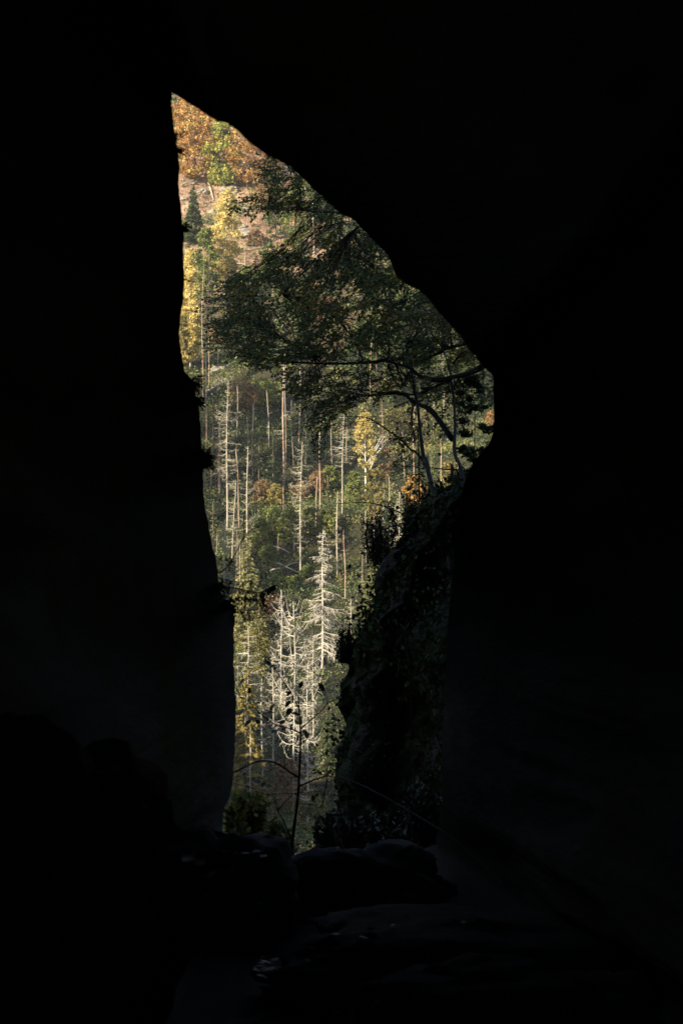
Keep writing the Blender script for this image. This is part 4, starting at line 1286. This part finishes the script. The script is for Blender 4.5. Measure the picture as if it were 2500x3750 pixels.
limb(tree, S2([(940, 1250), (850, 1110), (760, 1000), (720, 900), (650, 850), (520, 780), (400, 730), (280, 680), (150, 630), (0, 600)]) + [(1300, 1840), (1240, 1845)], 27, 29, 9, 2)
limb(tree, S2([(1020, 225), (850, 212), (700, 200), (600, 206), (480, 175), (380, 200)]), 29, 30, 5, 1.5)
limb(tree, S2([(650, 300), (550, 270), (420, 310), (250, 352)]), 30, 30, 5, 1.5)
limb(tree, S1([(520, 1300), (490, 1000), (520, 880)]), 30.5, 31, 5, 4)
limb(tree, S2([(570, 1340), (530, 1280)][:1]) + S1([(570, 1320), (510, 1180), (490, 1000)]), 30.5, 31, 5, 3)
limb(tree, S1([(680, 880), (690, 820), (640, 750), (600, 700)]), 30.5, 31.5, 5, 2)
limb(tree, S3([(1290, 885), (1200, 950), (1130, 1010), (1050, 1110), (990, 1180), (830, 1270)]), 29, 31, 8, 2.5)
limb(tree, S3([(1120, 720), (1050, 716), (850, 710), (680, 695), (550, 690), (380, 690), (250, 660)]), 29, 31.5, 6, 1.5)
limb(tree, S3([(1180, 815), (1000, 850), (800, 900), (600, 920)]), 29, 31, 4, 1.5)
limb(tree, S3([(1480, 1330), (1380, 1270), (1100, 1180), (990, 1170)]), 30, 31, 4, 2)
limb(tree, [(1200, 1345), (1120, 1290), (1040, 1240), (960, 1190), (880, 1160)], 31, 32.5, 5, 1.5)
limb(tree, [(1330, 1330), (1300, 1250), (1230, 1170), (1140, 1110), (1040, 1080)], 31, 32.5, 7, 1.5)
limb(tree, [(1420, 1320), (1420, 1220), (1380, 1130), (1300, 1040), (1220, 980)], 31, 31.5, 7, 1.5)
limb(tree, [(1470, 1310), (1520, 1230), (1530, 1160), (1480, 1100)], 31, 30, 6, 1.5)
limb(tree, [(1180, 1480), (1120, 1530), (1080, 1560), (1000, 1570), (940, 1560)], 31.5, 32, 3, 1)
limb(tree, [(1160, 1500), (1110, 1560), (1060, 1600), (990, 1632)], 31.5, 32, 3, 1)
limb(tree, [(1150, 1390), (1110, 1350), (1060, 1330), (960, 1345)], 31.5, 32, 4, 1)
limb(tree, [(1410, 1440), (1340, 1430), (1270, 1420), (1200, 1400), (1130, 1370)], 31.5, 32.2, 6, 1.5)

second = tag(empty('shaded_tree', at(1700, 1800, 25.6)), 'second, straighter dark trunk right of the leaning shaded tree', 'tree')
limb(second, S2([(1090, 480), (1060, 250), (1020, 100)]) + S1([(1015, 1540), (980, 1400), (990, 1200), (985, 1000), (970, 800), (950, 650), (930, 500), (880, 330), (820, 200)]), 25.6, 31, 14, 5, 'trunk', n=26)
limb(second, S1([(970, 700), (1050, 560), (1190, 430)]), 29.5, 29, 6, 2.5)
limb(second, S1([(960, 420), (1060, 300), (1180, 230)]), 29.5, 29, 6, 2.5)
limb(second, S1([(920, 520), (960, 560), (1050, 740)]), 29.8, 29, 5, 3)

# leaf sprays
polys = [  # (picture polygon /K, sprays, depth range, droop)
    ([(480, 705), (500, 665), (530, 635), (560, 608), (640, 578), (720, 588), (800, 578), (880, 520), (930, 580), (990, 640), (1050, 715), (1110, 800), (1060, 845), (960, 838), (880, 832), (800, 830), (700, 820), (600, 850), (545, 822), (520, 780), (485, 745)], 1700, (28.8, 34.5)),
    ([(600, 350), (650, 350), (720, 400), (810, 475), (700, 478), (650, 500), (600, 488), (560, 500), (525, 473), (560, 455), (600, 440), (592, 400)], 150, (30, 33)),
    ([(700, 470), (810, 475), (860, 525), (910, 580), (880, 600), (800, 575), (740, 585), (725, 530)], 140, (29.5, 33)),
    ([(640, 835), (760, 850), (880, 850), (940, 865), (900, 912), (820, 930), (770, 960), (738, 1060), (715, 1010), (700, 930), (640, 870)], 190, (30, 33)),
    ([(880, 835), (1010, 830), (1090, 780), (1150, 845), (1150, 900), (1080, 960), (1000, 1000), (960, 950), (900, 925)], 150, (29, 33)),
    ([(462, 705), (540, 690), (560, 850), (480, 830), (465, 770)], 34, (30, 33)),
    ([(900, 960), (960, 955), (985, 1060), (1000, 1130), (940, 1120), (900, 1010)], 26, (29, 32)),
]


def inside(poly, x, y):
    c = False
    j = len(poly) - 1
    for i in range(len(poly)):
        xi, yi = poly[i]
        xj, yj = poly[j]
        if (yi > y) != (yj > y) and x < (xj - xi) * (y - yi) / (yj - yi) + xi:
            c = not c
        j = i
    return c


sk = np.concatenate([np.stack([along(p, s) for s in np.linspace(0.15, 1, 30)]) for p, r in skeleton])
C, A, NRM, SZ, TI = [], [], [], [], []  # leaves of the hanging crown
tw0, tw1 = [], []
for pi, (poly, cnt, dr) in enumerate(polys):
    px_ = [a for a, b in poly]
    py_ = [b for a, b in poly]
    got = 0
    while got < cnt:
        x, y = random.uniform(min(px_), max(px_)), random.uniform(min(py_), max(py_))
        if not inside(poly, x, y):
            continue
        if pi == 0 and mnoise.noise(Vector((x * 0.013, y * 0.02, 2))) < -0.12 and random.random() < 0.85:
            continue
        got += 1
        d = random.uniform(*dr)
        tip = at(x * K, y * K, d)
        near = sk[np.argmin(((sk - tip) ** 2).sum(1))]
        dv = tip - near
        L = np.linalg.norm(dv) + 1e-6
        dv = dv / L if L > 0.05 else np.array([-1.0, 0, 0])
        sl = random.uniform(0.22, 0.42)
        dirv = dv * 0.6 + np.array([-0.55, 0, -0.22]) + rng.normal(0, 0.3, 3)
        dirv /= np.linalg.norm(dirv)
        base = tip - dirv * sl * 0.5
        if L < 1.6:
            m_ = 0.5 * (near + base) + rng.normal(0, 0.04, 3)
            tw0 += [near, m_]
            tw1 += [m_, base]
        tw0.append(base)
        tw1.append(base + dirv * sl)
        k = random.randint(8, 13)
        s = np.linspace(0.1, 1, k)
        sg = np.where(np.arange(k) % 2 == 0, 1.0, -1.0)
        up = np.array([0, -0.25, 1.0]) + rng.normal(0, 0.25, 3)
        per_ = np.cross(dirv, up)
        per_ /= np.linalg.norm(per_) + 1e-9
        C.append(base + dirv * (s * sl)[:, None] + rng.normal(0, 0.012, (k, 3)))
        A.append(dirv * 0.7 + per_ * sg[:, None] * 0.9 + rng.normal(0, 0.3, (k, 3)) + np.array([0, 0, -0.3]))
        NRM.append(np.tile(up, (k, 1)) + rng.normal(0, 0.45, (k, 3)))
        SZ.append(rng.uniform(0.042, 0.066, k))
        yel = 0.25 if mnoise.noise(Vector((x * 0.012, y * 0.012, 9))) > 0.25 else 0.0
        TI.append(np.clip(rng.beta(1.6, 2.0, k) * 0.85 + yel + (rng.random(k) < 0.06) * 0.5, 0, 1))
loc = np.array(tree.location)
mb = MB()
mb.leaves(np.concatenate(C) - loc, np.concatenate(A), np.concatenate(NRM), np.concatenate(SZ), 0.8, np.concatenate(TI))
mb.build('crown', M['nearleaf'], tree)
mb = MB()
mb.sticks(np.array(tw0) - loc, np.array(tw1) - loc, 0.0045, 0.003)
mb.build('foliage_twig', M['twig'], tree)

# dark young conifers beside it
leafy(1735, 1370, 1800, 78, 'dark young pine in the shade between the right trunk and the cave wall', 'spruce', cat='conifer', name='pine', n=1500, ncl=40, leaf=0.06, crown0=0.12, limbs=9, clump=0.22, rpx=3, bark='nearbark', trange=(0, 0.6), pos=at(1735, 1800, 29.5), group='shaded conifers on the outcrop')
live_spruce(1655, 1700, 1900, 50, 'low dark spruce at the foot of the right shaded trunk', 'spruce', nb=60, droop=0.35, card=0.08, tint=(0, 0.4), per_m=150, pos=at(1655, 1900, 27.5), group='shaded conifers on the outcrop')
for (u, vt, vb, d, lb) in [(1525, 1960, 2130, 25, 'thin dead pole standing up through the heath behind the leaning trunk'), (1500, 2310, 2640, 20, 'thin bare sapling pole low on the outcrop')]:
    p = at(u, vb, d)
    root = tag(empty('bare_sapling', p), lb, 'sapling', 'bare poles on the outcrop')
    mb = MB()
    H = (vb - vt) / F * d
    mb.tube([[0.03, 0, -0.2], [0.0, 0, H * 0.5], [-0.05, 0, H]], [0.014, 0.011, 0.004], 6)
    mb.build('stem', M['nearbark'], root, smooth=True)

# ------------------------------------------------------------------ sapling in the cave mouth
DS = 10.6


def S7(pts):
    return S1(pts, (750, 2400), 0.4464)


sb = at(*S7([(708, 1730)])[0], DS)
sap = tag(empty('sapling', sb), 'black silhouetted sapling with a few big leaves in the lower part of the gap', 'sapling')
sap_sk = []


def sbr(pts, w0, w1, d0=DS, d1=DS, name='branch', n=16, root=None, mat='twig'):
    root = root or sap
    p = px_path(S7(pts), d0, d1, n)
    mb = MB()
    mb.tube(p - np.array(root.location), np.linspace(w0, w1, n) * 1.6 / F * DS * 0.5 * 0.4464 * (1 + 0.15 * np.sin(np.arange(n) * 1.9)), 6)
    mb.build(name, M[mat], root, smooth=True)
    sap_sk.append(p)


sbr([(708, 1760), (715, 1550), (740, 1350), (765, 1150), (775, 950), (785, 650), (772, 450), (765, 330)], 21, 7, DS, DS - 0.2, 'stem', 30)
sbr([(770, 1000), (700, 960), (600, 890), (500, 865), (400, 880), (300, 930), (235, 960), (150, 975)], 11, 7, DS, DS + 0.25)
sbr([(772, 1075), (800, 1062), (900, 1020), (1010, 985)], 11, 8, DS, DS - 0.2)
sbr([(785, 640), (700, 600), (580, 570), (470, 490), (400, 420), (350, 350), (300, 215)], 8, 4, DS, DS + 0.3)
sbr([(785, 600), (870, 530), (960, 450), (1010, 390), (1060, 370), (1140, 345)], 7, 3, DS, DS - 0.3)
sbr([(772, 440), (700, 300), (600, 150), (560, 90), (490, 30)], 7, 3, DS, DS - 0.3)
sbr([(712, 1500), (640, 1350), (600, 1270), (560, 1150), (540, 1100)], 8, 4, DS, DS + 0.2)
sbr([(960, 1230), (980, 1150), (1005, 950), (965, 780), (980, 720), (1050, 640), (1110, 570)], 6, 3, DS, DS - 0.2)
sbr([(765, 1140), (660, 1130), (500, 1140), (360, 1080), (235, 1050)], 5, 3, DS, DS + 0.2)
sbr([(820, 930), (810, 700), (790, 520), (800, 380)], 4, 2, DS + 0.1, DS + 0.1)
sbr([(768, 330), (720, 260), (670, 175)], 4, 2)
sbr([(766, 340), (840, 270), (930, 190)], 4, 2)
sbr([(470, 490), (400, 470), (310, 500)], 3, 2)
sbr([(650, 920), (665, 790), (720, 735), (760, 740)], 4, 2)
sbr([(600, 1270), (680, 1180), (760, 1130), (900, 1120), (1010, 1110)], 5, 2)
sbr([(760, 1215), (880, 1225), (960, 1235), (1020, 1280)], 4, 2)
sbr([(1010, 390), (1000, 330), (960, 250)], 3, 1.5)
sbr([(1020, 300), (1060, 400), (1010, 390)], 3, 1.5)
leafpx = [(365, 290, 42, 0.9), (300, 220, 52, 0.4), (940, 165, 62, 0.75), (690, 312, 40, 0.7), (435, 547, 40, 0.9), (350, 555, 56, 0.4), (572, 620, 54, 0.6), (885, 375, 46, 0.9), (1060, 275, 52, 0.8), (1065, 522, 52, 0.8), (955, 258, 58, 0.45), (670, 175, 52, 0.4),
          (550, 430, 60, 0.4), (507, 382, 40, 0.6), (300, 345, 46, 0.4), (275, 295, 40, 0.3), (350, 460, 56, 0.3), (318, 512, 24, 0.7), (535, 470, 50, 0.5), (690, 462, 60, 0.5), (745, 480, 50, 0.5), (510, 55, 60, 0.6), (545, 95, 56, 0.5), (590, 48, 48, 0.35),
          (830, 648, 60, 0.35), (1030, 192, 44, 0.3), (945, 965, 34, 0.95), (935, 880, 36, 0.4), (583, 925, 30, 0.7), (540, 942, 22, 0.9), (405, 1005, 34, 0.6), (437, 1030, 42, 0.5), (375, 1048, 40, 0.5), (330, 970, 36, 0.4), (888, 1172, 40, 0.9), (735, 1115, 44, 0.5),
          (700, 1192, 34, 0.5), (790, 1257, 36, 0.5), (845, 1252, 30, 0.6), (960, 1085, 36, 0.5), (640, 545, 48, 0.35), (790, 238, 46, 0.35), (575, 272, 44, 0.4), (680, 398, 50, 0.3), (1100, 345, 40, 0.4), (985, 360, 56, 0.4), (820, 330, 30, 0.5), (300, 945, 36, 0.4), (390, 435, 36, 0.5), (815, 520, 36, 0.5), (725, 1340, 30, 0.5), (480, 1060, 40, 0.4)]
C, A, NRM, SZ, WD = [], [], [], [], []
sp = np.concatenate([np.stack([along(p, s) for s in np.linspace(0.05, 1, 60)]) for p in sap_sk])
pet0, pet1 = [], []
for (x, y, s, wd) in leafpx:
    c = at(*S7([(x, y)])[0], DS + random.uniform(-0.25, 0.25))
    nr_ = sp[np.argmin(((sp - c) ** 2).sum(1))]
    ax = c - nr_
    if np.linalg.norm(ax) < 0.03:
        ax = np.array([random.uniform(-1, 1), random.uniform(-0.3, 0.3), random.uniform(-0.7, 0.1)])
    ax /= np.linalg.norm(ax)
    L = s * 0.4464 / F * DS * 1.5
    b = c - ax * L * 0.5
    pet0.append(nr_)
    pet1.append(b)
    tilt = math.acos(min(0.98, max(0.5, wd)))
    view = -c / np.linalg.norm(c)
    nn = view * math.cos(tilt) + np.array([0, 0, 1.0]) * math.sin(tilt)
    C.append(b)
    A.append(ax)
    NRM.append(nn)
    SZ.append(L)
loc = np.array(sap.location)
# each leaf a little pointed oval with a serrated, curled outline
for i in range(len(C)):
    mb = MB()
    ax, nn = A[i], NRM[i]
    nn = nn - ax * (nn @ ax)
    nn /= np.linalg.norm(nn)
    b = np.cross(nn, ax)
    L = SZ[i]
    n = 9
    V, Q = [], []
    for k in range(n):
        t = k / (n - 1)
        w_ = 0.29 * L * math.sin(math.pi * min(1, t ** 0.8)) ** 0.8 * (1 + 0.06 * random.uniform(-1, 1))
        mid = C[i] + ax * L * t - nn * 0.16 * L * t * t
        V += [mid + b * w_ + nn * 0.22 * w_, mid, mid - b * w_ + nn * 0.22 * w_]
    for k in range(n - 1):
        Q += [[3 * k, 3 * k + 1, 3 * k + 4, 3 * k + 3], [3 * k + 1, 3 * k + 2, 3 * k + 5, 3 * k + 4]]
    mb.add(np.array(V) - loc, quads=Q, tint=random.random() * 0.7)
    mb.sticks(pet0[i] - loc, pet1[i] - loc, 0.0016, 0.0012)
    mb.build('leaf', M['sapleaf'], sap, smooth=True)

# long bare stick lying from the sapling down to the right over the cave floor
st = tag(empty('bare_stick', at(1205, 2845, 10.3)), 'long thin bare stick slanting down to the right across the dark bank', 'stick')
p = px_path([(1200, 2842), (1290, 2862), (1400, 2915), (1520, 2985), (1640, 3060), (1760, 3160), (1850, 3250)], 10.3, 8.6, 24)
mb = MB()
mb.tube(p - np.array(st.location), np.linspace(5, 9, 24) / F * 10 * 0.5, 6)
mb.build('stem', M['twig'], st, smooth=True)
st = tag(empty('bare_sapling', at(1525, 2960, 11.5)), 'pale crooked bare twig standing on the dark bank right of the outcrop edge', 'sapling', 'bare poles on the outcrop')
p = px_path([(1535, 2970), (1500, 2880), (1492, 2790), (1520, 2740), (1575, 2705), (1545, 2670), (1522, 2625)], 11.5, 11.5, 22)
mb = MB()
mb.tube(p - np.array(st.location), np.linspace(5, 2.5, 22) / F * 11.5 * 0.5, 6)
mb.build('stem', M['nearbark'], st, smooth=True)


# ------------------------------------------------------------------ tufts and twigs on the left wall's edge
def tuft(u, v, d, rpx, label, ang0, spread, n=60, name='heather_tuft', needle=True):
    p = at(u, v, d)
    root = tag(empty(name, p), label, 'plant', 'plants on the left wall edge')
    R_ = rpx / F * d
    ms, ml = MB(), MB()
    C, A = [], []
    for _ in range(n):
        a = ang0 + rng.normal(0, spread)
        L = R_ * rng.uniform(0.4, 1.05)
        e = np.array([math.cos(a) * L, rng.normal(0, 0.3) * L, math.sin(a) * L])
        m_ = e * 0.55 + np.array([0, 0, rng.uniform(0.02, 0.18) * L])
        st_ = np.array([rng.normal(-0.02, 0.015), rng.normal(0, 0.02), rng.normal(0, 0.08 * R_)])
        pts = np.array([st_, st_ + m_, st_ + e])
        ms.sticks(pts[:-1], pts[1:], [0.0028, 0.002], [0.002, 0.0008])
        if needle:
            k = 9
            q = along(pts, rng.uniform(0.3, 1, k))
            C.append(q)
            A.append(np.tile(e / L, (k, 1)) + rng.normal(0, 0.5, (k, 3)))
    ms.build('foliage_stem', M['twig'], root)
    if needle:
        ml.cards(np.concatenate(C), rng.uniform(0.012, 0.026, n * 9), rng.random(n * 9), aspect=0.3, axis=np.concatenate(A))
        ml.build('foliage', M['shrubleaf'], root)


def ld(v):      # distance of the left wall's edge at image row v
    i = np.argmin(np.abs(rimP[:, 1] - v) + (np.array([0 if s == 'left' else 9999 for s in rsec])))
    return dd[i], rimP[i, 0]


def edge(v, r, label, a0=0.0, sp_=0.6, n=60, du=-4, **kw):
    d, u = ld(v)
    tuft(u + du, v, d - 0.02, r, label, a0, sp_, n, **kw)


edge(505, 34, 'dark grass tuft high on the left wall edge against the orange beech', 0.2, 0.7, 50, needle=False, name='grass_tuft')
edge(548, 46, 'drooping dark tuft just below the highest one on the left wall edge', -0.35, 0.5, 60, needle=False, name='grass_tuft')
edge(835, 30, 'fuzzy dark tuft beside the small dark spruce on the left wall edge', -0.2, 0.6, 45)
edge(1015, 34, 'sparse twiggy tuft on the left wall edge beside the slender golden birch', 0.3, 0.5, 14)
edge(1400, 52, 'dark heather tuft on the left wall edge below the golden birches', -0.7, 0.7, 70)
edge(1470, 40, 'small heather tuft on the left wall edge, left of the bristling fallen trunk', 0.2, 0.7, 40)
edge(1690, 66, 'largest heather tuft on the left wall edge, left of the stout broken snag', 0.1, 0.55, 130)
edge(2150, 34, 'low heather tuft where the left wall bulges out, under the bare twigs', 0.0, 0.6, 26)
edge(2215, 30, 'trailing heather on the bulge of the left wall', -0.6, 0.5, 26)


def S6(pts):
    return S1(pts, (700, 1900), 0.4464)


d_, u_ = ld(2150)
spr = tag(empty('twig_spray', at(u_, 2150, d_)), 'dark spray of drooping needled twigs reaching right from the left wall bulge', 'branch')
base = np.array(spr.location)
C, A = [], []
for pts, w0, w1, nd in [([(210, 570), (280, 565), (400, 575), (560, 605), (650, 560), (690, 545)], 6, 2, 150), ([(215, 480), (300, 505), (420, 520), (540, 480), (640, 400)], 4, 1.5, 60), ([(230, 450), (300, 390), (350, 310), (400, 210), (435, 130), (430, 20), (440, -60)], 6, 2.5, 0), ([(400, 210), (470, 110), (560, 60), (600, 30), (620, -60)], 3.5, 1.5, 0), ([(290, 700), (360, 735), (440, 750), (560, 742), (630, 700)], 4, 1.5, 90), ([(190, 300), (240, 290), (330, 330)], 3, 1, 20), ([(560, 605), (590, 640), (600, 660)], 2.5, 1, 60), ([(240, 620), (330, 650), (420, 640), (520, 640)], 3, 1, 120), ([(270, 660), (340, 700)], 3, 1, 60)]:
    p = px_path(S6(pts), d_, d_ + 0.15, 16)
    mb = MB()
    mb.tube(p - base, np.linspace(w0, w1, 16) / F * d_ * 0.5, 5)
    mb.build('stem', M['twig'], spr, smooth=True)
    nd = int(nd * 0.5)
    if nd:
        q = along(p, rng.uniform(0.1, 1, nd)) - base
        e = q + np.stack([rng.normal(0, 0.015, nd), rng.normal(0, 0.02, nd), -rng.uniform(0.01, 0.07, nd)], 1)
        for f in (0.3, 0.6, 0.95):
            C.append(q * (1 - f) + e * f)
            A.append(e - q)
A = np.concatenate(A)
A /= np.linalg.norm(A, axis=1, keepdims=True) + 1e-9
mb = MB()
mb.cards(np.concatenate(C), 0.022, rng.random(len(A)), aspect=0.35, axis=A + rng.normal(0, 0.4, A.shape))
mb.build('foliage', M['shrubleaf'], spr)

# ------------------------------------------------------------------ thin autumn haze
mb = MB()
x0, x1, y0, y1, z0, z1 = -1510, 1510, -410, 1210, -25, 222
mb.add([[x0, y0, z0], [x1, y0, z0], [x1, y1, z0], [x0, y1, z0], [x0, y0, z1], [x1, y0, z1], [x1, y1, z1], [x0, y1, z1]],
       quads=[[0, 3, 2, 1], [4, 5, 6, 7], [0, 1, 5, 4], [1, 2, 6, 5], [2, 3, 7, 6], [3, 0, 4, 7]])
hm_ = bpy.data.materials.new('haze')
hm_.use_nodes = True
nt = hm_.node_tree
nt.nodes.remove(nt.nodes['Principled BSDF'])
pv_ = nt.nodes.new('ShaderNodeVolumePrincipled')
pv_.inputs['Density'].default_value = 0.000085
pv_.inputs['Color'].default_value = (0.9, 0.92, 0.95, 1)
nt.links.new(pv_.outputs['Volume'], nt.nodes['Material Output'].inputs['Volume'])
tag(mb.build('haze', hm_), kind='stuff')
